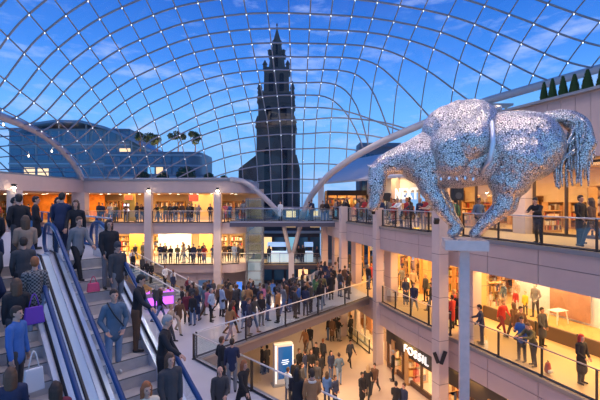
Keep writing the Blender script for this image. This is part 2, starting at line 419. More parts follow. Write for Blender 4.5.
# upper gallery: a glazed shop front with mullions, piers between shops
SF1 = shopfront(9, 18.0, OFFW, L2, 3.35, 'wide glazed shopfront behind the man leaning on the upper rail', step=1.5, door=(2, 3))
SF2 = shopfront(19.0, 24.6, OFFW, L2, 3.35, 'glazed shopfront behind the hanging loudspeaker', step=1.4, door=(2,))
SF3 = shopfront(25.2, 30.2, OFFW, L2, 2.35, 'bright shopfront under the white NEXT sign', step=1.4, frame=steelp, door=(1, 2))
SF4 = shopfront(31, 37, OFFW, L2, 2.1, 'far brown-framed shopfront under the pale canopy', step=1.2, door=(2,))
for y in (18.5, 24.9, 30.6):
    p = Eoff(y, OFFW-.15); column(p.x, p.y, .7, .55, L2, EYE+1.8, Etan(y), 'warm lit stone pier between upper shops', stone2)
i = 0
for y in np.arange(9.2, 36.5, 1.55):
    for off in (OFFW+1.7, OFFW+5.6):
        if off < OFFW+2 and i % 3 == 1: i += 1; continue
        p = Eoff(float(y), off); shelf_unit(p.x, p.y, L2, Etan(y)+math.pi/2+math.pi, 1.25, R.choice((1.5, 1.9, 2.4)) if off > OFFW+2 else R.choice((1.1, 1.35)), .4, 'warm-lit shelving packed with goods inside the upper shops', UP, i, i % 2 == 0)
        i += 1
# tall wooden display panels by the upper windows
for k, (y, lab) in enumerate(((15.9, 'tall brown wooden panel in the upper shop behind the leaning man'), (14.6, 'tall brown wooden panel nearer the person in the long dark coat'))):
    p = Eoff(y, OFFW+.7); r_ = empty('wooden_screen', (p.x, p.y, L2), Etan(y)+math.pi/2, lab, 'panel')
    mb = MB(); mb.box((0, 0, 1.25), (.62, .06, 1.9)); local(mb.build('board', ochre, r_, bevel=.01))
    mb = MB(); mb.box((0, 0, .04), (.7, .4, .08)); mb.box((0, 0, .2), (.06, .06, .35)); local(mb.build('base', dark, r_))
# recessed lamps in the upper ceiling
def downlight(x, y, z, label, group, r=.16, es=14, col=(1, .85, .6)):
    root = empty('ceiling_lamp', (x, y, z), 0, label, 'ceiling lamp', group)
    mb = MB(); mb.lathe([(r, -.02), (r+.03, -.03), (r+.03, .0)], n=14); local(mb.build('bezel', steel, root))
    mb = MB(); mb.lathe([(r*.9, -.035), (r*.95, -.022)], n=14); local(mb.build('lamp_lens', mat('lamp_glow', (1, .9, .7), emit=col, es=es), root))
for y in np.arange(9.5, 36, 1.7):
    for off in (OFFW+1.2, OFFW+3.6):
        p = Eoff(float(y), off); downlight(p.x, p.y, EYE+1.79, 'round recessed lamp in the ceiling of the upper shops', 'recessed lamps over the upper shops')
for y in np.arange(9.5, 23.5, 2.3):
    p = Eoff(float(y), 1.0+OFFW-1.2+.3); downlight(p.x, p.y, EYE+1.79, 'round recessed lamp under the soffit in front of the upper shops', 'recessed lamps under the upper soffit', r=.1)

# camera-facing shop at the end of the upper gallery
rt = empty('shopfront', (4.2, 39.2, L2), 0, 'dark brown framed shopfront facing the void at the far end of the upper gallery', 'shopfront')
mb = MB()
for k in range(5): mb.box((2.7+k*.95, 39.2, L2+1.2), (.1, .12, 2.4))
mb.box((4.6, 39.2, L2+2.35), (3.9, .14, .5)); mb.box((4.6, 39.2, L2+.1), (3.9, .12, .2)); mb.build('frame', darkbrown, rt)
mb = MB(); mb.box((4.6, 39.25, L2+1.2), (3.7, .02, 2.0)); mb.build('glass_pane', G_shop, rt)
mb = MB(); mb.box((4.8, 41.6, L2+1.3), (4.4, .1, 2.6)); struct(mb, 'wall_back', mat('gold_back', (.70, .42, .14), .7, var=.5, vs=2.5), 'golden wall inside the far camera-facing shop')
mb = MB(); mb.box((2.05, 39.1, L2+1.9), (.55, .5, 3.8)); struct(mb, 'pillar', white, 'white pier beside the far end shopfront')
mb = MB(); mb.box((4.4, 40.6, L2-.1), (6.4, 3.2, .2)); struct(mb, 'floor', tile, 'floor of the far end shop')
for k, x in enumerate((3.2, 4.6, 6.0)): shelf_unit(x, 41.2, L2, 0, 1.2, 1.9, .4, 'warm-lit shelving packed with goods inside the upper shops', UP, 300+k, True)
area('shop_lamp', (4.6, 40.4, L2+2.3), 2.6, 120, WARM, sy=1.0)
# middle gallery
SF5 = shopfront(21.7, 26.0, OFFW-.1, L1, 3.2, 'bright shopfront of the middle gallery behind the group in red', step=1.7, frame=steelp, door=(1,))
SF6 = shopfront(26.6, 36.5, OFFW-.6, L1, 3.1, 'far golden shopfront of the middle gallery', step=1.4, frame=ochre, door=(3,))
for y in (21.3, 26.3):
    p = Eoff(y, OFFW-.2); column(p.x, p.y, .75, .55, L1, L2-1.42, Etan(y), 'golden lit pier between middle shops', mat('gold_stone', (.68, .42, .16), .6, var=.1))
i = 500
for y in np.arange(22.2, 36.5, 1.5):
    for off in (OFFW+1.6, OFFW+5.2):
        if off < OFFW+2 and i % 2: i += 1; continue
        p = Eoff(float(y), off); shelf_unit(p.x, p.y, L1, Etan(y)+math.pi/2+math.pi, 1.25, R.choice((1.5, 2.0, 2.3)), .4, 'bright shelving packed with goods inside the middle shops', MD, i, i % 2 == 0)
        i += 1
# window display with mannequins: dark plinth, ochre stage, white backdrop
q = [10+(20.9-10)*k/20 for k in range(21)]
rt = empty('window_display', (*Eoff(20, OFFW), L1), 0, 'long shop window display with dark plinth, ochre stage and white backdrop', 'window display')
mb = MB(); mb.prism([tuple(Eoff(v, OFFW-.35)) for v in q]+[tuple(Eoff(v, OFFW-.2)) for v in reversed(q)], L1, L1+.62); mb.build('plinth', mat('plinth_brown', (.10, .065, .045), .5), rt)
mb = MB(); mb.prism([tuple(Eoff(v, OFFW-.2)) for v in q]+[tuple(Eoff(v, OFFW+1.9)) for v in reversed(q)], L1, L1+.5); mb.build('stage', mat('stage_ochre', (.50, .30, .09), .6, var=.15, vs=2), rt)
mb = MB(); mb.prism([tuple(Eoff(v, OFFW+1.9)) for v in q]+[tuple(Eoff(v, OFFW+2.0)) for v in reversed(q)], L1, L2-1.42); mb.build('backdrop_panel', mat('display_white', (.70, .72, .74), .7), rt)
mb = MB()
for v0, v1 in zip(q, q[1:]): mb.add([(*Eoff(v0, OFFW-.28), L1+.62), (*Eoff(v1, OFFW-.28), L1+.62), (*Eoff(v1, OFFW-.28), L2-1.45), (*Eoff(v0, OFFW-.28), L2-1.45)], [(0, 1, 2, 3)])
mb.build('glass_pane', G_shop, rt)
for y in (11, 13.3, 15.6, 17.9, 20):
    p = Eoff(y, OFFW+.8); area('display_lamp', (p.x, p.y, L2-1.6), .8, 30, (1, .86, .66), sy=2.0)
# picture panel and small white table in the display
p0 = Eoff(18.5, OFFW+1.75); p1 = Eoff(16.6, OFFW+1.75)
rt = empty('picture_panel', (*p0, L1+.6), 0, 'large picture of brown sweeping hills standing in the shop window', 'picture')
mb = MB(); mb.bar((*p0, L1+1.6), (*p1, L1+1.6), .06, 1.9); mb.build('board', mat('picture_brown', (.38, .20, .12), .6, var=.7, vs=1.2), rt)
p = Eoff(17.5, OFFW+.9); rt = empty('display_table', (p.x, p.y, L1+.5), Etan(17.5), 'small white slatted table in front of the brown hill picture', 'table')
mb = MB()
for k in range(6): mb.box((0, -.35+k*.14, .62), (.5, .1, .03))
local(mb.build('table_top', white, rt))
for sx in (-1, 1):
    for sy in (-1, 1): mb = MB(); mb.bar((sx*.2, sy*.3, .61), (sx*.26, sy*.38, 0), .035); local(mb.build('leg', white, rt))

# bollards at the display
for k, (y, lab) in enumerate(((17.4, 'short dark bollard at the plinth below the hill picture'), (15.6, 'short dark bollard at the plinth nearer the frame edge'))):
    p = Eoff(y, OFFW-.7); mb = MB(); mb.lathe([(.07, 0), (.07, .06), (.035, .08), (.035, .68), (.06, .7), (.05, .8)], (p.x, p.y, L1), 12); tag(mb.build('bollard', dark, smooth=True), lab, 'bollard')

# ground floor shops under the middle gallery
W = .4
wallstrip(W+2.6, 8, 26.3, 0, L1-1.4, mat('golden_wall', (.55, .32, .12), .7, var=.2), 'wall_back', 'golden brown back wall inside the watch shop')
wallstrip(OFFW+2.2, 26.3, 37, 0, L1-1.4, cream, 'wall_back', 'cream back wall inside the bright ground floor shop')
wsh = shopfront(16.2, 25.0, W, 0, 1.62, 'dark-framed watch shop with lit shelves in its window', frame=mat('fossil_frame', (.10, .05, .03), .45), step=1.75, door=(1,), fascia_m=mat('sign_board', (.05, .04, .035), .5), fh=.78, sill=.28)
bright = shopfront(27.2, 35.5, W+.2, 0, 2.35, 'bright shopfront with orange board beneath the far gallery', step=1.7, frame=steelp, door=(2,))
i = 900
for y in np.arange(11, 25.0, 1.45):
    if 19.8 < y < 21.6: continue
    p = Eoff(float(y), W+.45); shelf_unit(p.x, p.y, 0, Etan(y)+math.pi/2+math.pi, 1.3, 1.95, .35, 'lit shelving of small goods in the watch shop window', GD, i, False); i += 1
for y in np.arange(27.5, 35.6, 1.6):
    p = Eoff(float(y), W+2.2); shelf_unit(p.x, p.y, 0, Etan(y)+math.pi/2+math.pi, 1.3, 2.0, .35, 'pale shelving in the bright ground floor shop', 'shelves in the bright ground floor shop', i, True); i += 1
for y in (12, 15, 18, 21.0, 24, 28, 31.5):
    p = Eoff(y, W+1.5); area('shop_lamp', (p.x, p.y, L1-1.5), 1.1, 120, (1, .78, .42), sy=2.4)
rt = tag((lambda m: m.build('promotion_board', mat('orange_board', (.75, .28, .05), .6)))((lambda m: (m.bar((*Eoff(28.3, W+.5), 1.5), (*Eoff(30.2, W+.5), 1.5), .06, 1.0), m)[1])(MB())), 'orange board standing in the bright ground floor shop window', 'board')
p = Eoff(31.0, W-.3)
balustrade([(*Eoff(34.5, -.2), 0), (*Eoff(27.2, W-.25), 0)], 'low dark guard rail in front of the bright ground floor shop', h=.95, step=1.9)

# lettering
def lettering(txt, loc, rot, size, m, parent=None, label=None, ext=.04, name='lettering', sx=1, bold=.0):
    c = bpy.data.curves.new(name, 'FONT'); c.body = txt; c.size = size; c.extrude = ext; c.offset = bold; c.align_x = 'CENTER'; c.align_y = 'CENTER'; c.space_character = 1.15
    o = bpy.data.objects.new(name, c); C.objects.link(o); o.location = loc; o.rotation_euler = rot; o.scale = (sx, 1, 1); c.materials.append(m)
    bpy.context.view_layer.update(); me_ = bpy.data.meshes.new_from_object(o.evaluated_get(bpy.context.evaluated_depsgraph_get())); bpy.data.objects.remove(o); o = bpy.data.objects.new(name, me_); C.objects.link(o); o.location = loc; o.rotation_euler = rot; o.scale = (sx, 1, 1)
    if parent: o.parent = parent; o.matrix_parent_inverse = Matrix.Translation(parent.location).inverted()
    if label: o['label'] = label
    return o
signw = mat('sign_white', (1, 1, 1), emit=(1, .97, .9), es=.6)
p = Eoff(21.75, W-.2); lettering('FOSSIL', (p.x, p.y, 1.99), (math.pi/2, 0, Etan(21.75)+math.pi), .60, signw, wsh, 'white capital letters reading FOSSIL', bold=0, sx=1.15)
p = Eoff(28.6, OFFW-.4); lettering('NEXT', (p.x-.1, p.y, EYE+.42), (math.pi/2, 0, Etan(28.6)+math.pi), 1.15, signw, SF3, 'white lit letters reading NEXT', bold=.02)

# V emblem on the nearest tall pillar
x_, y_ = (440-300)/F*18.6, 18.6
rt = empty('pillar_emblem', (x_-.3, y_-.3, L1-.7), 0, 'dark slanting two-part emblem on the tallest pillar', 'emblem')
t = math.atan2(Enorm(18.6).y, Enorm(18.6).x)
for s, nm in ((1, 'emblem_wing'), (-1, 'emblem_wing')):
    mb = MB(); M = Matrix.Rotation(.35*s, 3, 'Y')
    mb.box((x_-.13+.16*s, y_-.34, L1-.75), (.16, .08, .62 if s > 0 else .5), M=M); mb.build(nm, blackm, rt)

# camera / small flood fixtures on the pillars
def floodlight(x, y, z, label, lit=False):
    root = empty('floodlight', (x, y, z), 0, label, 'floodlight')
    mb = MB(); mb.box((0, 0, 0), (.22, .16, .26), M=Matrix.Rotation(.5, 3, 'X')); local(mb.build('housing', blackm, root, bevel=.02))
    mb = MB(); mb.bar((0, .05, .05), (0, .3, .12), .04); local(mb.build('bracket', dark, root))
    if lit:
        mb = MB(); mb.lathe([(.11, -.2), (.13, -.1)], n=12); local(mb.build('lamp_lens', mat('lamp_glow2', (1, .9, .7), emit=(1, .85, .6), es=25), root))
floodlight(x_-.35, y_-.55, EYE-.95, 'small black floodlight on the tallest pillar near the horse hooves')
floodlight((375-300)/F*25-.1, 25.0, EYE-.75, 'small black floodlight on the pillar beneath the horse head')

# hanging loudspeaker by the horse belly
pp = at(457, 19.3, 194)
rt = empty('loudspeaker', tuple(pp), 0, 'black box loudspeaker on a stand at the upper rail under the horse belly', 'loudspeaker')
mb = MB(); mb.box((0, 0, 0), (.52, .4, .62)); local(mb.build('cabinet', blackm, rt, bevel=.03))
mb = MB(); mb.lathe([(.16, 0), (.13, -.02)], (0, 0, 0), 16); 
for v in range(len(mb.v)): a, b, c = mb.v[v]; mb.v[v] = (a, -.21-c, b-.08)
local(mb.build('speaker_cone', mat('cone_grey', (.08, .08, .08)), rt))
mb = MB(); mb.bar((0, 0, -.3), (0, 0, L2-pp.z), .05); mb.box((0, 0, L2-pp.z+.02), (.4, .4, .04)); local(mb.build('stand', dark, rt))
pp = at(386.5, 27.3, 197)
rt = empty('loudspeaker', tuple(pp), 0, 'black box loudspeaker on a stand beside the horse head', 'loudspeaker')
mb = MB(); mb.box((0, 0, 0), (.45, .4, .55)); local(mb.build('cabinet', blackm, rt, bevel=.03))
mb = MB(); mb.bar((0, 0, -.25), (0, 0, L2-pp.z), .05); mb.box((0, 0, L2-pp.z+.02), (.4, .4, .04)); local(mb.build('stand', dark, rt))

# ================================================================= LEFT WING
FZ = 36.0
mb = MB()   # floors
def wingpoly(x1, back): # outline with a rounded right-hand end
    pts = [(-19.5, 24), (-19.5, FZ), (x1-1.6, FZ)]
    for k in range(1, 7): a = -math.pi/2+k*math.pi/12; pts.append((x1-1.6+1.6*math.cos(a), FZ+1.6+1.6*math.sin(a)))
    pts += [(x1, back), (-34, back), (-34, 24)]
    return pts
mb.prism(wingpoly(-5.0, 45), L2L-1.0, L2L); struct(mb, 'floor', [stone], 'floor slab of the upper level in the left wing')
mb = MB(); mb.prism(wingpoly(-5.0, 45), L1L-.75, L1L); struct(mb, 'floor', [stone], 'floor slab of the middle level in the left wing')
mb = MB(); P_ = wingpoly(-4.6, 45); mb.prism(P_, EYE+.66, EYE+1.75); mb.prism([(a, b-(.12 if b < 40 else 0)) for a, b in P_], EYE+1.75, EYE+1.88, 1)
struct(mb, 'roof', [stone, steelp], 'pinkish stone roof edge of the left wing')
mb = MB(); mb.prism([(-34, FZ+.3), (-5.4, FZ+.3), (-5.4, 45), (-34, 45)], L2L-1.05, L2L-1.001); mb.prism([(-34, FZ+.3), (-5.4, FZ+.3), (-5.4, 45), (-34, 45)], EYE+.60, EYE+.655)
struct(mb, 'ceiling', mat('wing_ceiling', (.72, .55, .36), .8), 'warm ceiling of the left wing')
mb = MB(); mb.box((-19, 44.2, EYE-3.2), (30, .2, 8.8)); mb.box((-33.5, 36, EYE-3), (.2, 18, 9)); struct(mb, 'wall_left', cream, 'cream back wall of the left wing')
mb = MB(); mb.box((-11.6, FZ+.5, (L1L-.75+.5)/2+.3), (4.6, .3, L1L-1.0)); mb.box((-17.5, FZ+.5, 2), (8, .3, 3.8)); mb.box((-8.2, FZ+.5, 3.55), (2.4, .3, .75)); mb.box((-6.0, FZ+3.5, 2.6), (3.2, .3, 2.7)); struct(mb, 'wall_left', stone, 'lavender stone wall beneath the middle level of the left wing')
for px, w in ((148.5, .62), (217.5, .62)):
    x = (px-300)/F*35.7; mb = MB(); mb.box((x, 35.75, (EYE+.66+1)/2), (w, .55, EYE+.66-1)); struct(mb, 'pillar', stone2, 'tall stone pillar in front of the left wing')
mb = MB(); mb.box((-19.7, 35.9, (EYE+.66+1)/2), (1.15, .8, EYE+.66-1)); struct(mb, 'pillar', stone2, 'broad stone pillar at the corner of the left wing')
mb = MB(); mb.box((-19.4, 27.2, (EYE+.66+1)/2), (.6, .7, EYE+.66-1)); struct(mb, 'pillar', stone2, 'stone pillar of the side wing')
balustrade([(-19.3, 35.8, L2L), (-14.0, 35.8, L2L)], 'glass balustrade of the upper left wing beside the broad corner pillar', step=1.5)
balustrade([(-13.2, 35.8, L2L), (-7.8, 35.8, L2L)], 'glass balustrade of the upper left wing between the two lamp pillars', step=1.5)
balustrade([(-7.0, 35.9, L2L), (-5.6, 36.3, L2L)], 'short glass balustrade at the rounded end of the upper left wing', step=1.4)
balustrade([(-13.0, 35.8, L1L), (-7.8, 35.8, L1L)], 'glass balustrade of the middle left wing before the white doorway', step=1.5)
balustrade([(-7.0, 35.9, L1L), (-5.6, 36.3, L1L)], 'short glass balustrade at the rounded end of the middle left wing', step=1.4)
# wing interiors: partitions, white doorway, signs
def partition(x0, x1, y, z, h, m, label, name='partition'):
    mb = MB(); mb.box(((x0+x1)/2, y, z+h/2), (x1-x0, .14, h)); return struct(mb, name, m, label)
partition(-11.0, -8.0, 41.0, L2L, 2.6, mat('wall_tan', (.62, .48, .30), .8), 'tan wall panel at the back of the upper left wing')
partition(-17.0, -15.9, 38.6, L2L, 2.6, mat('olive_wall', (.40, .34, .12), .8), 'olive wall panel behind the menu screen')
partition(-29.0, -24.5, 42.0, L2L, 2.6, mat('orange_wall', (.80, .24, .03), .7, var=.6, vs=3.0), 'orange patterned restaurant wall in the left wing')
partition(-23.5, -20.5, 42.0, L2L, 2.6, mat('orange_wall', (.80, .24, .03)), 'orange patterned restaurant wall behind the corner pillar')
partition(-14.0, -10.8, 39.6, L1L, 2.9, mat('shop_white', (.95, .93, .86), .6), 'bright white shop wall in the middle left wing')
partition(-10.2, -8.9, 40.6, L1L, 2.9, ochre, 'ochre shop wall in the middle left wing')
partition(-16.6, -15.2, 39.0, L1L, 2.9, mat('yellow_wall', (.80, .50, .08), .7), 'yellow shop wall seen above the stairs')
def sign(x, y, z, w, h, face, label, txt=None, fr=steelp):
    root = empty('sign', (x, y, z), 0, label, 'sign')
    mb = MB(); mb.box((0, 0, 0), (w, .08, h)); local(mb.build('frame', fr, root))
    mb = MB(); mb.box((0, -.05, 0), (w*.88, .03, h*.88)); local(mb.build('sign_face', face, root))
    return root
redsign = mat('sign_red', (.8, .08, .03), emit=(1, .10, .04), es=.9)
sign(-16.4, 38.3, EYE+.25, .75, .5, redsign, 'small red sign above the menu screen in the left wing')
sign(-10.0, 37.6, EYE+.2, .9, .65, redsign, 'small red sign above the group by the tan wall')
mb_root = sign(-16.6, 38.3, EYE-.75, .55, .85, mat('screen_white', (.8, .8, .95), emit=(.85, .82, 1), es=1.3), 'upright white menu screen beside the olive wall panel')
i = 2000
for z, g, lab, xs in ((L2L, 'counters of the upper left wing', 'low restaurant counter with goods in the upper left wing', (-31, -29.2, -27, -22, -20, -18.4, -14.6, -12.9, -7.6, -6.4)), (L1L, 'shelves of the middle left wing', 'pale shelving with goods in the middle left wing', (-18.2, -14.6, -8.2, -6.6))):
    for x in xs:
        shelf_unit(x, 42.6 if z == L2L else 41.8, z, 0, 1.3, 1.9 if z == L2L else 2.1, .4, lab, g, i, True); i += 1
# lamps: spot on each pillar head, rows of recessed lamps
for px, lab in ((148.5, 'glowing spotlight at the head of the pillar before the curved stairs'), (217.5, 'glowing spotlight at the head of the pillar by the tan wall')):
    x = (px-300)/F*35.3; floodlight(x, 35.3, EYE+.95, lab, True)
floodlight(-19.7, 35.2, EYE+.95, 'dark spotlight at the head of the broad corner pillar', True)
floodlight(-19.1, 26.7, EYE+.95, 'dark spotlight at the head of the side wing pillar', True)
for z, g in ((EYE+.60, 'recessed lamps in the upper left wing'), (L2L-1.05, 'recessed lamps in the middle left wing')):
    for x in np.arange(-31, -5.5, 1.9):
        for y in (37.0, 39.4):
            downlight(float(x), y, z, 'round recessed lamp in the ceiling of the '+('upper' if z > EYE else 'middle')+' left wing', g, r=.13, es=9)
# topiary balls on the wing roof
for k, (px, r_, lab) in enumerate(((143, .62, 'round clipped bush on the left wing roof above the spotlight pillar'), (163, .55, 'round clipped bush second along the left wing roof'), (186, .95, 'largest round clipped bush on the left wing roof'), (209, .5, 'round clipped bush nearest the rounded roof end'), (224, .35, 'smallest clipped bush on the rounded roof end'))):
    x = (px-300)/F*38.5; root = empty('clipped_bush', (x, 38.5, EYE+1.85), 0, lab, 'bush')
    rr = random.Random(k); mb = MB()
    for _ in range(500):
        v = Vector((rr.gauss(0, 1), rr.gauss(0, 1), rr.gauss(0, 1))).normalized(); c = v*r_*rr.uniform(.85, 1.0)+Vector((0, 0, r_*.5)); a = Vector((rr.gauss(0, 1), rr.gauss(0, 1), rr.gauss(0, 1))).normalized()*.1; b = a.cross(v).normalized()*.07
        if c.z < 0: continue
        mb.add([c-a, c+b, c+a, c-b], [(0, 1, 2, 3)])
    mb.lathe([(r_*.5, 0), (r_*.86, r_*.4), (r_*.7, r_*1.0), (r_*.2, r_*1.32)], n=12); local(mb.build('foliage', leafm, root))
    mb = MB(); mb.lathe([(r_*.5, -.02), (r_*.6, .25)], n=12); local(mb.build('planter', dark, root))
# bird-like dark emblem on the roof edge (photo shows a small dark mark above the third bay)
# stairs from the wing down to the crowd deck
a0 = Vector((-15.2, 35.2, L1L)); a1 = Vector((-8.3, 30.6, deck_z(-8.3, 30.6)+.05))
rt = empty('staircase', tuple(a0), 0, 'straight stairs with glass sides and white rails leading down to the crowd', 'staircase')
d = (a1-a0); dh = Vector((d.x, d.y, 0)).normalized(); nn = Vector((-dh.y, dh.x, 0)); ln = Vector((d.x, d.y, 0)).length; ns = 16
for k in range(ns):
    c = a0+dh*(ln*(k+.5)/ns); zt = a0.z+d.z*(k+1)/ns
    mb = MB(); mb.box((c.x, c.y, zt-.09), (ln/ns+.02, 2.0, .18), math.atan2(dh.y, dh.x)); mb.build('step', mat('step_grey', (.35, .33, .33), .6), rt)
for s in (-1, 1):
    o_ = nn*s*1.05
    mb = MB(); mb.bar(a0+o_-Vector((0, 0, .3)), a1+o_-Vector((0, 0, .25)), .08, .55, up=(0, 0, 1)); mb.build('stringer', mat('orange_side', (.65, .32, .10), .6) if s < 0 else ochre, rt)
    mb = MB(); mb.tube([a0+o_+Vector((0, 0, .95)), a1+o_+Vector((0, 0, .95))], .05, 8); mb.build('handrail', white, rt)
    mb = MB(); u = Vector((0, 0, 1)); mb.add([a0+o_, a1+o_, a1+o_+u*.9, a0+o_+u*.9], [(0, 1, 2, 3)]); mb.build('glass_panel', G_bal, rt)
# purple lit stall front at the foot of the stairs
rt = empty('market_stall', (-9.3, 26.5, deck_z(-9.3, 26.5)), .5, 'low stall glowing purple at the foot of the stairs', 'stall')
mb = MB(); mb.box((0, 0, .55), (1.9, .8, 1.1)); local(mb.build('counter', mat('stall_grey', (.3, .25, .3)), rt, bevel=.02))
mb = MB(); mb.box((0, -.43, .6), (1.6, .04, .5)); mb.box((0, 0, 1.13), (1.7, .6, .03)); local(mb.build('light_panel', mat('purple_glow', (.5, .1, .8), emit=(.55, .12, .95), es=1.3), rt))
mb = MB(); rr = random.Random(3)
for _ in range(26): mb.box((rr.uniform(-.85, .85), rr.uniform(-.3, .3), 1.22), (.12, .12, rr.uniform(.1, .25)), 0, rr.randrange(8))
g = local(mb.build('stall_goods', GOODS, rt)); g['kind'] = 'stuff'

# ================================================================= FAR BRIDGES
bz2 = EYE-1.8; bz1 = EYE-6.35
bandm = mat('bridge_edge', (.12, .10, .12), .4, .3)
mb = MB(); mb.prism([(-5.9, 33.6), (E(34)+.3, 33.6), (E(36.4)+1.5, 36.4), (-5.9, 36.4)], bz2-.1, bz2); mb.prism([(-5.9, 33.5), (E(34)+.3, 33.5), (E(36.4)+1.5, 36.5), (-5.9, 36.5)], bz2-.45, bz2-.1, 1); struct(mb, 'floor', [deck, bandm], 'upper bridge with a dark steel edge')
balustrade([(-5.8, 33.7, bz2), (E(34)-.1, 33.7, bz2)], 'glass balustrade on the near side of the upper bridge', step=1.35)
balustrade([(-5.8, 36.3, bz2), (E(36.4)-.1, 36.3, bz2)], 'glass balustrade on the far side of the upper bridge', step=1.35)
mb = MB(); mb.prism([(-7.4, 39.6), (2.2, 39.6), (2.2, 43.2), (-7.4, 43.2)], bz1-.1, bz1); mb.prism([(-7.4, 39.5), (2.2, 39.5), (2.2, 43.3), (-7.4, 43.3)], bz1-.5, bz1-.1, 1); struct(mb, 'floor', [tile, bandm], 'lower bridge with a dark steel edge')
balustrade([(-7.2, 39.7, bz1), (1.9, 39.7, bz1)], 'glass balustrade on the near side of the lower bridge', step=1.35)
# blue-white kiosks on the lower bridge
kb = mat('kiosk_blue', (.35, .55, .85), emit=(.35, .6, 1), es=.55); kw = mat('kiosk_white', (.8, .85, .9), emit=(.6, .8, 1), es=.5)
for k, (x, w, lab) in enumerate(((-2.2, 2.3, 'wide blue-white lit kiosk on the lower bridge'), (.9, .9, 'narrow blue-white lit kiosk near the far end of the lower bridge'))):
    rt = empty('kiosk', (x, 41.6, bz1), 0, lab, 'kiosk')
    mb = MB(); mb.box((0, 0, .5), (w, 1.0, 1.0)); local(mb.build('counter', kw, rt, bevel=.03))
    mb = MB(); mb.box((0, -.1, 1.75), (w, .9, .4)); local(mb.build('canopy', kb, rt, bevel=.02))
    for s in (-1, 1): mb = MB(); mb.box((s*(w/2-.05), -.4, 1.25), (.06, .06, .7)); local(mb.build('post', steel, rt))
# glass lift shaft
rt = empty('lift_shaft', (-4.3, 38.2, 0), 0, 'glass lift shaft with steel bands beside the upper bridge', 'lift shaft')
for sx in (-1, 1):
    for sy in (-1, 1): mb = MB(); mb.box((-4.3+sx*.75, 38.2+sy*.75, 5.3), (.1, .1, 10.6)); mb.build('post', steelp, rt)
mb = MB()
for k in range(13):
    z = .4+k*.85
    for s in (-1, 1): mb.box((-4.3, 38.2+s*.75, z), (1.5, .06, .06)); mb.box((-4.3+s*.75, 38.2, z), (.06, 1.5, .06))
mb.build('shaft_bands', steelp, rt)  # horizontal steel bands of the lift shaft frame
mb = MB(); mb.box((-4.3, 38.2, 5.3), (1.46, 1.46, 10.4)); g = mb.build('glass_panel', G_bal, rt)
mb = MB(); mb.box((-4.3, 38.2, 3.6), (1.2, 1.2, 2.2)); mb.build('lift_car', mat('car_pale', (.6, .7, .8), .4), rt)
# pale banner and green sign near the lift under the deck
sign(-5.0, 33.0, 3.35, .5, .8, mat('blue_sign', (.03, .10, .35), emit=(.05, .2, .8), es=.8), 'tall blue sign panel beneath the upper bridge end')

# ================================================================= GRIDSHELL ROOF
def itp(tab):
    a = np.array([t[0] for t in tab], float); b = np.array([t[1] for t in tab], float)
    xs = np.linspace(a[0], a[-1], 1200); ys_ = np.interp(xs, a, b)
    return a, b, xs, ys_
def smooth_itp(tab, win):
    a, b, xs, v = itp(tab); k = max(3, int(win/((a[-1]-a[0])/1200)) | 1)
    for _ in range(2): v = np.convolve(np.pad(v, k//2, mode='reflect', reflect_type='odd'), np.ones(k)/k, mode='valid')
    return lambda x: float(np.interp(x, xs, v))
zb = smooth_itp([(-36, 1.8), (-6, 1.85), (-5, 1.7), (-4, .9), (-3, 0), (-2.2, -.9), (-1.6, -1.6), (.2, -1.6), (.5, -.7), (1, .5), (2.5, 2.2), (4.2, 3.4), (6.4, 4.5), (9.5, 5.75), (12.8, 6.75), (18, 7.9), (26, 9.0), (36, 9.5)], .5)
Db = smooth_itp([(-36, 36), (-6, 36), (-1.6, 37), (.2, 37), (2.5, 33.6), (6.4, 30), (12.8, 27), (18, 24), (26, 19.5), (36, 14)], 1.2)
Hc = smooth_itp([(-14, 14.6), (0, 15.3), (8, 15.4), (15, 14.7), (20, 13.6), (24.7, 12.1), (29, 10.6), (32.5, 8.9), (36, 6.6), (40, 3.5)], 3.0)
drop = smooth_itp([(-40, 18), (-24, 10), (-20.3, 7.1), (-18.2, 5.6), (-14.7, 3.3), (-11.5, 1.6), (-7, .35), (-3, 0), (0, 0), (5, .3), (10, 1.2), (17, 3.5), (22, 4.3), (36, 5.2)], 2.5)
tau = smooth_itp([(-36, 2.3), (-10, 2.1), (-6, 1.2), (-3, .6), (.6, .55), (6.4, .8), (12, 1.4), (20, 2.4), (36, 2.6)], 1.0)
XL = -19.6
edgeT = lambda D: float(np.interp(D, [-14, 0, 14, 20, 26, 28, 30.2, 32, 33.4, 34.5, 35.4, 36], [8.5, 8, 7, 6.2, 5.5, 5.35, 5.05, 4.5, 3.9, 3.25, 2.5, 1.8]))
def shell(x, D):
    t = max(0, Db(x)-D); H = Hc(D)-drop(x+.7); H1 = Hc(Db(x))-drop(x+.7)
    z = H-(H1-zb(x))*math.exp(-t/tau(x))
    if x < -15: w = min(1, (-15-x)/4.6)**2; z = z*(1-w)+edgeT(D)*w
    return Vector((x, D, EYE+z))
roof = empty('roof', (0, 20, EYE+10), 0, 'great curved glass gridshell roof over the whole atrium'); roof['kind'] = 'structure'
def center_rows():
    ts = []; t = .25; last = None
    arc = 0; nxt = .8
    tt = 0.0; prev = (0, -1.6)
    while tt < 40:
        tt += .02; c = (tt, shell(-.7, 37-tt).z-EYE); arc += math.hypot(c[0]-prev[0], c[1]-prev[1]); prev = c
        if arc >= nxt: ts.append(tt); nxt += 1.36
    return ts
TS = center_rows()
def rowD0(x, t): return 37-t+(.008*(x+.7)**2 if x < -.7 else -.16*max(0, 1-t/12.3)*(x+.7)*min(1, (x+.7)/2))
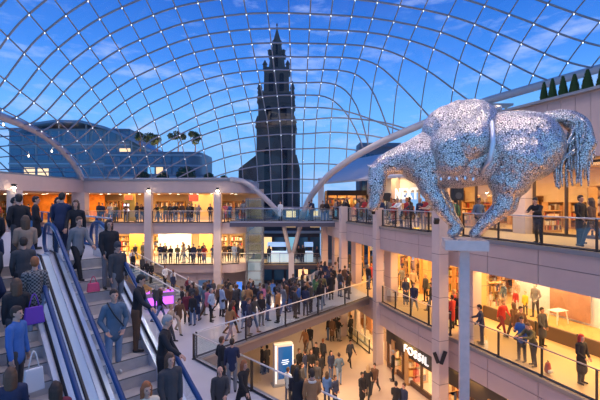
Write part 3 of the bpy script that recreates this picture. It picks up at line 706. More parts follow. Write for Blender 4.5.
def rowD(x, t):       # low rows run level across the steep face, high rows run in upright planes
    if t > 6: return rowD0(x, t)
    zt = shell(-.7, 37-t).z-.025*(x+.7)**2; b = Db(x)
    if zt <= EYE+zb(x): Dz = b+.5+(EYE+zb(x)-zt)
    else:
        lo_, hi_ = b-9, b
        for _ in range(16):
            m_ = (lo_+hi_)/2
            if shell(x, m_).z > zt: lo_ = m_
            else: hi_ = m_
        Dz = lo_
    w = min(1, max(0, (t-2.5)/3.5)); w = w*w*(3-2*w)
    return Dz*(1-w)+rowD0(x, t)*w
XMAX = 27
for j, t in enumerate(TS):
    if 37-t < -1.5: break
    pts = []; segs = []
    for x in np.arange(XL, XMAX, .4):
        D = rowD(x, t)
        if D < Db(x)-.02: pts.append(shell(x, D))
        else:
            if pts:
                xa_, xb_ = x-.4, x
                for _ in range(14):
                    xm = (xa_+xb_)/2
                    if rowD(xm, t) < Db(xm): xa_ = xm
                    else: xb_ = xm
                pts.append(shell(xa_, rowD(xa_, t)))
            elif rowD(x+.4, t) < Db(x+.4)-.02:
                xa_, xb_ = x, x+.4
                for _ in range(14):
                    xm = (xa_+xb_)/2
                    if rowD(xm, t) < Db(xm): xb_ = xm
                    else: xa_ = xm
                segs.append([]) ; pts = [shell(xb_, rowD(xb_, t))]; continue
            if len(pts) > 1: segs.append(pts)
            pts = []
    if len(pts) > 1: segs.append(pts)
    segs = [s_ for s_ in segs if len(s_) > 1]
    if not segs: continue
    mb = MB()
    for s in segs: mb.tube(s, .058, 6)
    mb.build('roof_rib', rib, roof, smooth=True)
cols = []
for i in range(-14, 20):
    x0 = -.7+1.4*i
    if x0 < XL+.3 or x0 > XMAX: continue
    cols.append(x0)
def colx(x0, t):
    b = max(0, 1-abs(x0+.7)/11.0); s = math.exp(-t/5.0)
    return -.7+(x0+.7)*(1-.42*s*b)
nodes = []
for x0 in cols:
    pts = []
    D = -2.0
    tl = [45-.0-k*.7 for k in range(57)]+[4.9, 4.2, 3.6, 3, 2.5, 2, 1.6, 1.2, .8, .5, .3, .12, 0]
    for t in tl:
        x = colx(x0, t); D = Db(x)-t
        if D < -2: continue
        pts.append(shell(x, D))
    if len(pts) > 2:
        mb = MB(); mb.tube(pts, .042, 6); mb.build('roof_rib', rib, roof, smooth=True)
    for t in TS:
        x = x0; D = rowD(x, t)
        for _ in range(3): x = colx(x0, max(0, Db(x)-D)); D = rowD(x, t)
        if -1 < D < Db(x)-.3: nodes.append(shell(x, D))
# glass skin
mb = MB(); xs = list(np.arange(XL, XMAX, .9)); tl = [0, .12, .3, .6, 1, 1.6, 2.4, 3.4, 4.6]+[6+k*1.7 for k in range(20)]
Gd = [[shell(x, Db(x)-t)+Vector((0, 0, .09)) for x in xs] for t in tl]
for a, b in zip(Gd, Gd[1:]): mb.strip(a, b)
mb.build('roof_glazing', G_roof, roof, smooth=True)
# node lamps: the nearest hundred are parts, the rest one part
nm = mat('node_white', (1, 1, 1), emit=(.85, .92, 1), es=2.2)
nodes.sort(key=lambda p: (p-Vector((0, 0, EYE))).length)
vis = [p for p in nodes if p.y > 6 and abs(p.x/p.y) < .8 and (p.z-EYE)/p.y < .55]
def nodeshape(mb, p): mb.lathe([(.010, -.12), (.034, -.05), (.015, .0)], tuple(p), 6)
for p in vis[:100]: m = MB(); nodeshape(m, p); m.build('node_lamp', nm, roof)
m = MB(); [nodeshape(m, p) for p in vis[100:]]; g = m.build('node_lamp', nm, roof); g['kind'] = 'stuff'
# warm fill spots, added below scattered roof nodes to brighten horse and escalators
rl = random.Random(4); cand = [p for p in nodes if -1 < p.y < 32 and -15 < p.x < 13 and p.z-EYE > 5 and Db(p.x)-p.y > 6]
fl = []
for p in rl.sample(cand, len(cand)):
    if all((p-o_).length > 5.2 for o_ in fl): fl.append(p)
for p in fl[:30]:
    l = bpy.data.lights.new('roof_fill_spot', 'SPOT'); l.energy = 620; l.color = (1, .80, .62); l.shadow_soft_size = .06; l.spot_size = 2.3; l.spot_blend = .6; lo = bpy.data.objects.new('roof_fill_spot', l); C.objects.link(lo); lo.location = p-Vector((0, 0, .55))
# edge beams / arches
def beam(pts, r, name, label, m=archm):
    mb = MB(); mb.tube(pts, r, 10); return struct(mb, name, m, label, smooth=True)
ax = [.2, .35, .5, .7, 1, 1.5, 2, 2.5, 3.3, 4.2, 5.3, 6.4, 8, 9.5, 11, 12.8, 15, 18, 22, 26]
rarch = [Vector((.15, 37, EYE-1.75))]+[Vector((x, Db(x), EYE+zb(x))) for x in ax[1:]]
beam(rarch, .27, 'beam', 'great right-hand steel arch carrying the glass roof')
larch = [Vector((x, Db(x), EYE+zb(x))) for x in (-6.3, -5.8, -5.2, -4.6, -4, -3.4, -2.8, -2.3, -1.9)]+[Vector((-1.6, 37, EYE-1.8))]
beam(larch, .24, 'beam', 'shorter steel arch dropping from the rounded roof end')
sarch = [Vector((XL, D, shell(XL, D).z)) for D in (36, 35.9, 35.7, 35.4, 35, 34.3, 33.3, 32, 30, 28, 26, 24, 21, 18, 15)]
beam(sarch, .26, 'beam', 'steel arch between the main roof and the side vault')
beam([(-19.6, 36, EYE+1.9), (-13, 36, EYE+1.9), (-6.2, 36, EYE+1.92)], .1, 'beam', 'edge tube where the glass roof meets the left wing roof')
# V strut below
beam([(-1.65, 37, EYE-1.7), (-.95, 37.1, EYE-4.9)], .2, 'column', 'slanting left leg of the V-shaped roof support', archm)
beam([(.2, 37, EYE-1.7), (-.65, 37.1, EYE-4.9)], .2, 'column', 'slanting right leg of the V-shaped roof support', archm)
mb = MB(); mb.box((-.72, 37.05, EYE-1.95), (1.7, .2, .35)); mb.box((-.8, 37.1, 2.8), (.5, .5, 5.6)); struct(mb, 'column', archm, 'support block joining the two slanting legs')
# side vault behind the left arch
sv = empty('roof', (-27, 28, EYE+4), 0, 'smaller glass vault seen through the arch on the left'); sv['kind'] = 'structure'
def shell2(x, D):
    h = (shell(XL, D).z-EYE-1.85)*max(0, 1-((x-XL)/-15.5)**2); return Vector((x, D, EYE+1.85+h*(1-.0)))
for D in list(np.arange(14, 35.5, 1.5))+[35.4, 35.8]:
    mb = MB(); mb.tube([shell2(x, D) for x in np.arange(XL, XL-15.4, -.8)], .05, 5); mb.build('roof_rib', rib, sv, smooth=True)
for x in np.arange(XL-1.5, XL-15.4, -1.5):
    mb = MB(); mb.tube([shell2(x, D) for D in list(np.arange(14, 35, 1))+[35.3, 35.6, 35.9]], .05, 5); mb.build('roof_rib', rib, sv, smooth=True)
mb = MB(); xx = list(np.arange(XL, XL-15.4, -1.3)); dd = list(np.arange(14, 35, 1.5))+[35.4, 35.9]
Gd = [[shell2(x, D)+Vector((0, 0, .08)) for x in xx] for D in dd]
for a, b in zip(Gd, Gd[1:]): mb.strip(a, b)
mb.build('roof_glazing', G_roof, sv, smooth=True)
rr = random.Random(5)
for _ in range(14):
    x = XL-rr.uniform(.8, 9); D = rr.uniform(22, 34.5); p = shell2(x, D); m = MB(); m.lathe([(.02, -.2), (.06, -.1), (.03, 0)], tuple(p), 8); m.build('vault_lamp', mat('vault_glow', (1, .9, .7), emit=(1, .85, .62), es=6), sv)

# ================================================================= OUTSIDE: CHURCH, BUILDINGS, TREES
cst = mat('church_stone', (.11, .085, .065), .9, var=.35, vs=.6, bump=.3); cdk = mat('church_dark', (.012, .012, .014), .8); lead = mat('church_roof', (.07, .09, .12), .7)
ch = empty('church', (-3.45, 60, 0), 0, 'dark stone church with a tall stepped spire beyond the glass roof', 'church')
SX = -3.45; SY = 60.0
def zpy(py, D=60): return EYE+(200-py)/F*D
def tier(y0, y1, hw, name, n=4, taper=1.0, win=True, pin=0, arch=True):
    z1, z0 = zpy(y1), zpy(y0); r0 = hw/F*60; mb = MB()
    if n == 4:
        mb.add([(SX-r0, SY-r0, z1), (SX+r0, SY-r0, z1), (SX+r0, SY+r0, z1), (SX-r0, SY+r0, z1)]+[(SX-r0*taper, SY-r0*taper, z0), (SX+r0*taper, SY-r0*taper, z0), (SX+r0*taper, SY+r0*taper, z0), (SX-r0*taper, SY+r0*taper, z0)], [(3, 2, 1, 0), (4, 5, 6, 7), (0, 1, 5, 4), (1, 2, 6, 5), (2, 3, 7, 6), (3, 0, 4, 7)])
        mb.box((SX, SY, z0), (2*r0*taper+.35, 2*r0*taper+.35, .28)); mb.box((SX, SY, z1+.12), (2*r0+.3, 2*r0+.3, .24))
    else: mb.lathe([(r0*1.08, 0), (r0*1.08, .2), (r0, .25), (r0*taper, z0-z1-.15), (r0*taper*1.06, z0-z1)], (SX, SY, z1), n)
    t = mb.build(name, cst, ch)
    if win:
        for s in (-1, 1):
            for wx in ((-.42, .42) if hw > 9 else (0,)):
                m = MB(); w = r0*.36; h = (z0-z1)*.62; m.box((SX+wx*r0, SY-r0*1.0*s, z1+(z0-z1)*.42), (w, .12, h)); m.lathe([(w/2, -.06), (w/2, .06)], (0, 0, 0), 12)
                for v in range(len(m.v)-24, len(m.v)): a, b, c = m.v[v]; m.v[v] = (SX+wx*r0+a, SY-r0*s+c, z1+(z0-z1)*.42+h/2+b)
                m.build('belfry_opening', cdk, t)
    if pin:
        for sx in (-1, 1):
            for sy in (-1, 1):
                m = MB(); m.lathe([(.28, 0), (.28, .5), (.4, .55), (.05, pin)], (SX+sx*r0*taper*.95, SY+sy*r0*taper*.95, z0), 6); m.build('pinnacle', cst, t)
    return t
tier(130, 215, 18.5, 'tower_stage', pin=1.6); tier(106, 131, 17, 'tower_stage', pin=1.3)
tier(97, 108, 16.5, 'tower_stage', win=False, pin=1.7); tier(72, 98, 12.3, 'tower_stage', pin=1.2, taper=.95); tier(57, 72, 8.6, 'spire_stage', 8, taper=.82, pin=.8)
tier(44, 58, 6.2, 'spire_stage', 8, taper=.7); tier(41, 45, 4.6, 'spire_stage', 8, win=False)
mb = MB(); mb.lathe([(.62, 0), (.45, .6), (.15, 1.7), (.05, 2.4), (.16, 2.5), (.02, 2.9)], (SX, SY, zpy(42)), 8); mb.build('finial', cst, ch)
mb = MB(); xa, xb = (243-300)/F*62, (300-300)/F*62; z0 = zpy(171, 62); zp = zpy(158, 62)
mb.add([(xa, 57.5, 0), (xb, 57.5, 0), (xb, 57.5, z0), (xa, 57.5, z0), (xa, 75, 0), (xb, 75, 0), (xb, 75, z0), (xa, 75, z0), (xa+2.6, 57.5, zp), (xb-.5, 57.5, zp), (xa+2.6, 75, zp), (xb-.5, 75, zp)],
       [(0, 1, 2, 3), (4, 7, 6, 5), (0, 3, 7, 4), (1, 5, 6, 2), (3, 2, 9, 8), (7, 10, 11, 6), (3, 8, 10, 7), (2, 6, 11, 9), (8, 9, 11, 10)])
nv = mb.build('nave', cst, ch)
for k in range(5):
    m = MB(); m.box((xa+1.3+k*1.55, 57.45, EYE+.2), (.75, .12, 3.8)); m.build('nave_window', cdk, nv)

bg = mat('facade_glass', (.06, .16, .24), .12, .3); bf = mat('facade_fin', (.30, .40, .45), .5); br = mat('facade_roof', (.12, .17, .22), .5); lit = mat('lit_window', (1, .7, .4), emit=(1, .62, .25), es=1.1); litc = mat('cool_window', (.4, .8, .9), emit=(.25, .62, .75), es=.5)
def building(name, x0, x1, y0, y1, z0, z1, label, m, fh=3.4, mw=1.6, litp=.12, seed=0, glassm=None, round_=0, roofm=None, step=0):
    r = random.Random(seed); root = empty(name, ((x0+x1)/2, y0, z0), 0, label, 'building')
    poly = [(x0, y0), (x1-round_, y0)]
    if round_:
        for k in range(1, 7): a = -math.pi/2+k*math.pi/12; poly.append((x1-round_+round_*math.cos(a), y0+round_+round_*math.sin(a)))
    poly += [(x1, y1), (x0, y1)]
    mb = MB(); mb.prism(poly, z0, z1); mb.build('wall', m, root)
    mb = MB(); z = z0+fh
    while z < z1+.1: mb.prism([(a+(.12 if i in (1, 2, 3, 4, 5, 6) else -.12), b-.15) for i, (a, b) in enumerate(poly)], z-.32, z); z += fh
    mb.build('floor_band', bf, root)
    mb = MB(); mb.prism([(a, b-.25) for a, b in poly], z1, z1+.45); mb.build('roof_edge', roofm or br, root)
    z = z0; cnt = 0
    while z < z1-1.2 and cnt < 110:
        x = x0+.25
        while x < x1-round_-.6 and cnt < 110:
            v = r.random(); g = lit if v < litp else (litc if v < litp*2.2 else (glassm or bg))
            mb = MB(); mb.box((x+mw*.42, y0-.03, z+fh*.45), (mw*.78, .1, fh*.62)); mb.build('window_pane', g, root); cnt += 1; x += mw
        z += fh
    return root
bw = mat('building_wall', (.16, .22, .25), .6); bw2 = mat('building_wall_two', (.11, .18, .22), .5)
building('office_building', -64, -37.5, 88, 104, 6, EYE+15.2, 'large blue glass office block beyond the arch with a tilted roof', bw, 4.2, 3.0, .05, 1)
rt = empty('roof_canopy', (-50, 88, EYE+15.8), 0, 'thin curved metal roof floating over the blue glass office block', 'roof')
mb = MB(); pts = [(-61, 14.8), (-58, 16.3), (-53, 17.0), (-47, 16.9), (-42, 15.6), (-37, 13.4), (-31, 10.2)]
for (xa_, za_), (xb_, zb_) in zip(pts, pts[1:]): mb.bar((xa_, 92, EYE+za_), (xb_, 92, EYE+zb_), 12, .5, up=(0, 0, 1))
mb.build('roof_sheet', mat('roof_blue', (.16, .24, .32), .45, .3), rt)
mb = MB()
for xa_, za_ in pts[1:-1]: mb.bar((xa_, 88, EYE+10), (xa_, 88, EYE+za_), .25)
mb.build('support', steelp, rt)
building('terrace_building', -39, -17.2, 72, 86, 6, EYE+4.2, 'stepped glass building with a planted roof terrace', bw2, 2.9, 1.7, .05, 2, round_=3)
building('terrace_storey', -37.2, -19.0, 76, 86.5, EYE+4.7, EYE+8.7, 'set-back glass storey on top of the stepped terrace building', bw2, 2.0, 1.6, .05, 3, round_=2)
def tree(x, y, z, h, w, label, seed, cm=leaf2, n=700, group=None, lampy=True):
    r = random.Random(seed); root = empty('terrace_tree', (x, y, z), 0, label, 'tree', group)
    mb = MB(); mb.tube([(0, 0, 0), (.1, 0, h*.35), (-.05, .05, h*.6)], [.12, .09, .05], 6)
    for k in range(4): a = r.uniform(0, 6.3); mb.tube([(0, 0, h*.4), (math.cos(a)*w*.4, math.sin(a)*w*.4, h*.75)], [.05, .02], 5)
    local(mb.build('trunk', barkm, root)); mb = MB()
    cl = [(Vector((r.uniform(-.5, .5)*w, r.uniform(-.5, .5)*w, h*r.uniform(.55, .95))), r.uniform(.2, .36)*w) for _ in range(7)]
    for _ in range(n):
        c, rad = r.choice(cl); v = Vector((r.gauss(0, 1), r.gauss(0, 1), r.gauss(0, 1))).normalized()*rad*r.uniform(.6, 1); p = c+v
        a = Vector((r.gauss(0, 1), r.gauss(0, 1), r.gauss(0, 1))).normalized()*.2; b = a.cross(v).normalized()*.13
        mb.add([p-a, p+b, p+a, p-b], [(0, 1, 2, 3)])
    local(mb.build('foliage', cm, root)); return root
for k, (px, hh, ww, lab) in enumerate(((140, 4.0, 2.2, 'first tree on the roof terrace beside the set-back storey'), (157, 3.7, 2.3, 'second round tree on the roof terrace'), (178, 4.4, 2.4, 'tallest tree on the roof terrace'), (195, 4.0, 2.3, 'outermost tree on the roof terrace near the curved end'))):
    tree((px-300)/F*78.5, 78.5, EYE+9.15, hh, ww, lab, k)
    l = bpy.data.lights.new('tree_uplight', 'POINT'); l.energy = 260; l.color = (1, .55, .2); l.shadow_soft_size = .2; lo = bpy.data.objects.new('tree_uplight', l); C.objects.link(lo); lo.location = ((px-300)/F*78.5+.3, 76.6, EYE+9.6)
building('street_building', -9.5, 2.5, 50, 55, 0, EYE-2.6, 'dark street building glimpsed between the two bridges', mat('street_dark', (.05, .055, .07), .7), 3.3, 1.5, .16, 5)
building('street_building', 3.4, 12, 48, 56, 0, EYE+.6, 'blue-grey street building behind the far end of the upper gallery', mat('street_blue', (.09, .11, .15), .7), 3.3, 1.6, .14, 6)
building('roof_plant_building', 6.6, 11.2, 44.6, 47.2, EYE-1, EYE+5.9, 'dark ribbed plant room above the pale canopy', mat('plant_room', (.14, .17, .21), .6), 8, .5, 0.0, 8)
# roof-edge glass screen near the horse back
rt = empty('ventilation_hood', (12.2*1, 23.6, EYE+4.6), 0, 'small flat metal hood on a post above the tall stone wall', 'hood')
mb = MB(); mb.bar((11.7, 24, EYE+3.8), (11.7, 24, EYE+5.6), .08); mb.build('post', steelp, rt)
mb = MB(); mb.box((11.9, 24, EYE+5.65), (1.4, .8, .12)); mb.build('hood_plate', steelp, rt)
# conifers on the right roof
for k, (px, top, D, w, lab) in enumerate(((544, 83.5, 18.9, 9, 'first and farthest clipped conifer on the roof above the tall stone wall'), (552.5, 80, 18.5, 10, 'second clipped conifer in the roof row'), (563, 77.5, 18.1, 11, 'third clipped conifer in the roof row'), (574.5, 75.5, 17.7, 12, 'fourth clipped conifer in the roof row'), (587.5, 71, 17.3, 14, 'fifth and tallest clipped conifer in the roof row'), (601.5, 69, 16.9, 12, 'last clipped conifer cut by the frame edge'))):
    x = (px-300)/F*D; zt = EYE+(200-top)/F*D; z0 = topz(D)-.35; hgt = zt-z0; r_ = w/2/F*D; rr = random.Random(50+k)
    root = empty('conifer', (x, D, z0), 0, lab, 'conifer')
    mb = MB(); mb.lathe([(.06, 0), (.05, hgt*.3)], n=8); mb.lathe([(.2, 0), (.24, .3)], n=12); local(mb.build('planter', barkm, root))
    mb = MB(); mb.lathe([(r_*.6, .12), (r_*.85, hgt*.25), (r_*.55, hgt*.6), (.03, hgt*.97)], n=12)
    for _ in range(900):
        u = rr.random()**.7; zz = .1+u*(hgt-.12); rad = r_*(1.05*(1-u)**.8+.05)*(0.8 if u < .08 else 1); a = rr.uniform(0, 6.283)
        c = Vector((rad*math.cos(a), rad*math.sin(a), zz)); t1 = Vector((math.cos(a)*.03, math.sin(a)*.03, .09)); t2 = Vector((-math.sin(a), math.cos(a), 0))*.035
        mb.add([c-t1, c+t2, c+t1*1.2, c-t2], [(0, 1, 2, 3)])
    local(mb.build('foliage', leafm, root))
# low hedge creeping along the roof edge between arch and conifers
mb = MB(); rr = random.Random(9)
for _ in range(1500):
    u = rr.random(); y = 20.2+u*4; p = Eoff(y, OFFW+.75+rr.uniform(-.25, .3)); z = topz(min(y, 24))-.05-(max(0, y-24)*.12)+rr.uniform(-.2, .32)*(1+rr.random()); a = Vector((rr.gauss(0, 1), rr.gauss(0, 1), rr.gauss(0, 1))).normalized()*.12; b = a.orthogonal().normalized()*.08
    c = Vector((p.x, p.y, z)); mb.add([c-a, c+b, c+a, c-b], [(0, 1, 2, 3)])
g = mb.build('foliage', leafm); g['kind'] = 'stuff'; g['label'] = 'low dark planting along the roof edge behind the silver horse'; g['category'] = 'planting'

# ================================================================= SILVER HORSE ON ITS COLUMN
def capsule_mesh(bm, p0, r0, p1, r1, n=12, sq=(1, 1)):
    p0 = Vector(p0); p1 = Vector(p1); d = p1-p0; L = d.length; d = d.normalized() if L > 1e-6 else Vector((0, 0, 1))
    u = d.cross(Vector((0, 1, 0)) if abs(d.y) < .9 else Vector((1, 0, 0))).normalized(); w = d.cross(u)
    prof = [(r0*math.sin(a), -r0*math.cos(a)) for a in [math.pi/2*k/4 for k in range(1, 5)]]+[(r1*math.cos(a), L+r1*math.sin(a)) for a in [math.pi/2*k/4 for k in range(0, 4)]]
    rings = []
    for r, h in prof: rings.append([bm.verts.new(p0+d*h+(u*math.cos(2*math.pi*j/n)*sq[0]+w*math.sin(2*math.pi*j/n)*sq[1])*r) for j in range(n)])
    a = bm.verts.new(p0-d*r0); b = bm.verts.new(p1+d*r1)
    for j in range(n): bm.faces.new((a, rings[0][(j+1) % n], rings[0][j])); bm.faces.new((b, rings[-1][j], rings[-1][(j+1) % n]))
    for x, y in zip(rings, rings[1:]):
        for j in range(n): bm.faces.new((x[j], x[(j+1) % n], y[(j+1) % n], y[j]))
def remeshed(bm, voxel, ratio=1.0, smooth=0):
    me = bpy.data.meshes.new('tmp'); bm.to_mesh(me); bm.free(); o = bpy.data.objects.new('tmp', me); C.objects.link(o)
    m = o.modifiers.new('r', 'REMESH'); m.mode = 'VOXEL'; m.voxel_size = voxel
    if smooth: s = o.modifiers.new('s', 'SMOOTH'); s.factor = .6; s.iterations = smooth
    if ratio < 1: d = o.modifiers.new('d', 'DECIMATE'); d.ratio = ratio
    dg = bpy.context.evaluated_depsgraph_get(); dg.update(); out = bpy.data.meshes.new_from_object(o.evaluated_get(dg)); bpy.data.objects.remove(o); bpy.data.meshes.remove(me)
    return out
def silver():
    m = bpy.data.materials.new('silver_mosaic'); m.use_nodes = True; nt = m.node_tree; N = nt.nodes; b = N['Principled BSDF']; L = nt.links
    tc = N.new('ShaderNodeTexCoord'); v = N.new('ShaderNodeTexVoronoi'); v.inputs['Scale'].default_value = 19; v.feature = 'DISTANCE_TO_EDGE'; L.new(tc.outputs['Object'], v.inputs['Vector'])
    v2 = N.new('ShaderNodeTexVoronoi'); v2.inputs['Scale'].default_value = 19; L.new(tc.outputs['Object'], v2.inputs['Vector'])
    cr = N.new('ShaderNodeValToRGB'); cr.color_ramp.elements[0].position = .04; cr.color_ramp.elements[0].color = (.05, .05, .055, 1); cr.color_ramp.elements[1].position = .12; cr.color_ramp.elements[1].color = (.88, .80, .76, 1); L.new(v.outputs['Distance'], cr.inputs[0])
    L.new(cr.outputs[0], b.inputs['Base Color']); b.inputs['Metallic'].default_value = .9; b.inputs['Roughness'].default_value = .36
    g = N.new('ShaderNodeNewGeometry'); s = N.new('ShaderNodeVectorMath'); s.operation = 'SUBTRACT'; s.inputs[1].default_value = (.5, .5, .5); L.new(v2.outputs['Color'], s.inputs[0])
    sc_ = N.new('ShaderNodeVectorMath'); sc_.operation = 'SCALE'; sc_.inputs['Scale'].default_value = .5; L.new(s.outputs[0], sc_.inputs[0])
    ad = N.new('ShaderNodeVectorMath'); ad.operation = 'ADD'; L.new(g.outputs['Normal'], ad.inputs[0]); L.new(sc_.outputs[0], ad.inputs[1])
    no = N.new('ShaderNodeVectorMath'); no.operation = 'NORMALIZE'; L.new(ad.outputs[0], no.inputs[0]); L.new(no.outputs[0], b.inputs['Normal'])
    return m
silv = silver(); silv2 = mat('silver_plain', (.72, .73, .78), .35, .8, var=.2, vs=9, bump=.6)
def hp(px, py, dd=0):  # a point of the horse's plane, about 12 m out, the head end a little farther
    D = 12.0+(450-px)*.006+dd; return Vector(((px-300)/F*D, D, EYE+(200-py)/F*D))
hs = empty('horse_sculpture', tuple(hp(464, 241)), 0, 'giant silver mosaic pack horse sculpture balanced with all hooves together on a slim column', 'sculpture')
bm = bmesh.new()
def hc(a, ra, b, rb, n=16, sq=(1, 1)): capsule_mesh(bm, hp(*a), ra*.03, hp(*b), rb*.03, n, sq)
# body: barrel, chest, rump
hc((455, 158), 31, (505, 149), 32); hc((505, 148), 36, (524, 147), 35); hc((424, 160), 26, (452, 158), 30); hc((512, 140), 27, (533, 142), 24)
# neck and head
hc((436, 150), 24, (408, 158), 16); hc((408, 158), 17, (383, 165), 10); hc((425, 148), 14, (390, 158), 8)
hc((377, 171), 9.0, (377, 184), 10); hc((377, 186), 9.6, (375, 202), 6.6); hc((375, 200), 6.8, (374, 206), 6.0); hc((381, 176), 7, (378, 190), 5)
hc((371, 168, -.1), 2.2, (367, 165, -.15), 1.2, 8); hc((382, 168, .1), 2.2, (384, 161, .15), 1.0, 8)
# front legs (two, slightly apart in depth)
for dd, ox in ((-.32, 0), (.32, 7)):
    hc((424+ox, 172, dd), 13, (430+ox, 190, dd), 10); hc((430+ox, 190, dd), 9.4, (443+ox*.7, 210, dd*.8), 7.4); hc((443+ox*.7, 210, dd*.8), 7.8, (446+ox*.6, 215, dd*.8), 6)
    hc((446+ox*.6, 215, dd*.7), 6, (457+ox*.3, 227, dd*.5), 4.8); hc((456+ox*.3, 229, dd*.5), 4.6, (452+ox*.3, 233.5, dd*.5), 5.0)
# hind legs
for dd, ox in ((-.38, 0), (.38, 5)):
    hc((517, 160, dd), 28, (508+ox, 180, dd), 18); hc((508+ox, 180, dd), 17, (504+ox, 196, dd), 9.5); hc((504+ox, 196, dd), 10.5, (503+ox, 206, dd), 9)
    hc((503+ox, 206, dd), 8.2, (482+ox*.5, 225, dd*.7), 5.6); hc((482+ox*.5, 226, dd*.6), 5.2, (474+ox*.3, 233.5, dd*.5), 5.2)
me = remeshed(bm, .05, .5, 6); me.materials.append(silv); me.polygons.foreach_set('use_smooth', [True]*len(me.polygons))
ho = bpy.data.objects.new('body', me); C.objects.link(ho); ho.parent = hs; ho.matrix_parent_inverse = Matrix.Translation(hs.location).inverted()
# bundle on the back
bm = bmesh.new()
hc((452, 134, 0), 30, (470, 126, 0), 27); hc((450, 146, -.62), 19, (452, 160, -.68), 16); hc((470, 140, -.70), 20, (478, 126, -.5), 16); hc((447, 150, .5), 20, (449, 160, .5), 17); hc((462, 118, 0), 19, (480, 113, 0), 10); hc((486, 112, 0), 6, (499, 108, 0), 3.5)
me = remeshed(bm, .05, .5, 5); me.materials.append(silv); me.polygons.foreach_set('use_smooth', [True]*len(me.polygons))
o = bpy.data.objects.new('pack_bundle', me); C.objects.link(o); o.parent = hs; o.matrix_parent_inverse = Matrix.Translation(hs.location).inverted()
# strap under the bundle and back cloth
mb = MB(); mb.tube([hp(488, 112, -.35), hp(492, 126, -.95), hp(493, 142, -1.1), hp(490, 160, -1.0), hp(482, 172, -.7)], .07, 8); mb.tube([hp(488, 112, -.35), hp(482, 128, -.95), hp(470, 146, -1.1)], .06, 8); mb.build('strap', silv2, hs, smooth=True)
# tail: arch and hanging strands
mb = MB(); rr = random.Random(11)
for k in range(70):
    s = rr.uniform(-1, 1); dd = rr.uniform(-.28, .28); end = (rr.uniform(556, 596)); w = (end-556)/40
    ex = end; ey = 138+w*0+rr.uniform(6, 50)*(1 if w < .85 else .6)
    if rr.random() < .3: ex = rr.uniform(556, 568); ey = rr.uniform(168, 190)
    elif ex < 570: ex += 12
    pk = 572+w*15; top = 112+s*2+(1-w)*5
    pts = [hp(545+s*2, 118+s*3, dd*.3), hp((545+pk)/2, top+1, dd*.6), hp(pk, top+4+w*6, dd), hp(pk+(ex-pk)*.3+5*w, 130+w*14+s*3, dd), hp(ex+2*s, (128+ey)/2+6, dd), hp(ex, ey, dd)]
    # smooth the strand
    fine = []
    for i in range(len(pts)-1):
        p0 = pts[max(0, i-1)]; p1 = pts[i]; p2 = pts[i+1]; p3 = pts[min(len(pts)-1, i+2)]
        for u in (0, .25, .5, .75):
            fine.append(.5*((2*p1)+(p2-p0)*u+(2*p0-5*p1+4*p2-p3)*u*u+(3*p1-p0-3*p2+p3)*u**3))
    fine.append(pts[-1]); n = len(fine)
    mb.tube(fine, [.075*(1-.75*i/n) for i in range(n)], 6)
mb.build('tail', silv, hs, smooth=True)
bm = bmesh.new(); hc((534, 130), 12, (548, 119), 7); hc((548, 118), 7, (565, 118), 6.5); hc((565, 118), 7.5, (579, 128), 8); hc((579, 128), 9, (585, 144), 9); hc((584, 145), 8, (580, 165), 5.5); hc((577, 140), 7, (569, 168), 4)
me = remeshed(bm, .05, .6, 3); me.materials.append(silv); o = bpy.data.objects.new('tail_core', me); C.objects.link(o); o.parent = hs; o.matrix_parent_inverse = Matrix.Translation(hs.location).inverted(); me.polygons.foreach_set('use_smooth', [True]*len(me.polygons))
# fringe of dangling cloth tags below the belly
for k in range(6):
    p = hp(433+k*8, 178+(k % 2), -1.0); mb = MB(); mb.box(tuple(p), (.05, .02, .08), M=Matrix.Rotation(.3*(k % 3-1), 3, 'Y')); mb.build('tag', mat('silver_bright', (.9, .9, .92), .2, .6), hs)
# plate and column that carry it
cp = hp(464, 243); rt = empty('statue_column', (cp.x, cp.y, 0), -.25, 'slim silver-grey column with a square plate carrying the silver horse', 'column')
mb = MB(); mb.box((0, 0, EYE-1.31), (1.18, 1.1, .30)); local(mb.build('plate', mat('plate_silver', (.66, .54, .48), .6, 0, var=.15, vs=5), rt, bevel=.02))
mb = MB(); mb.box((0, 0, (EYE-1.45)/2), (.27, .27, EYE-1.45)); local(mb.build('shaft', mat('shaft_grey', (.66, .52, .46), .6, 0, var=.15, vs=6), rt))

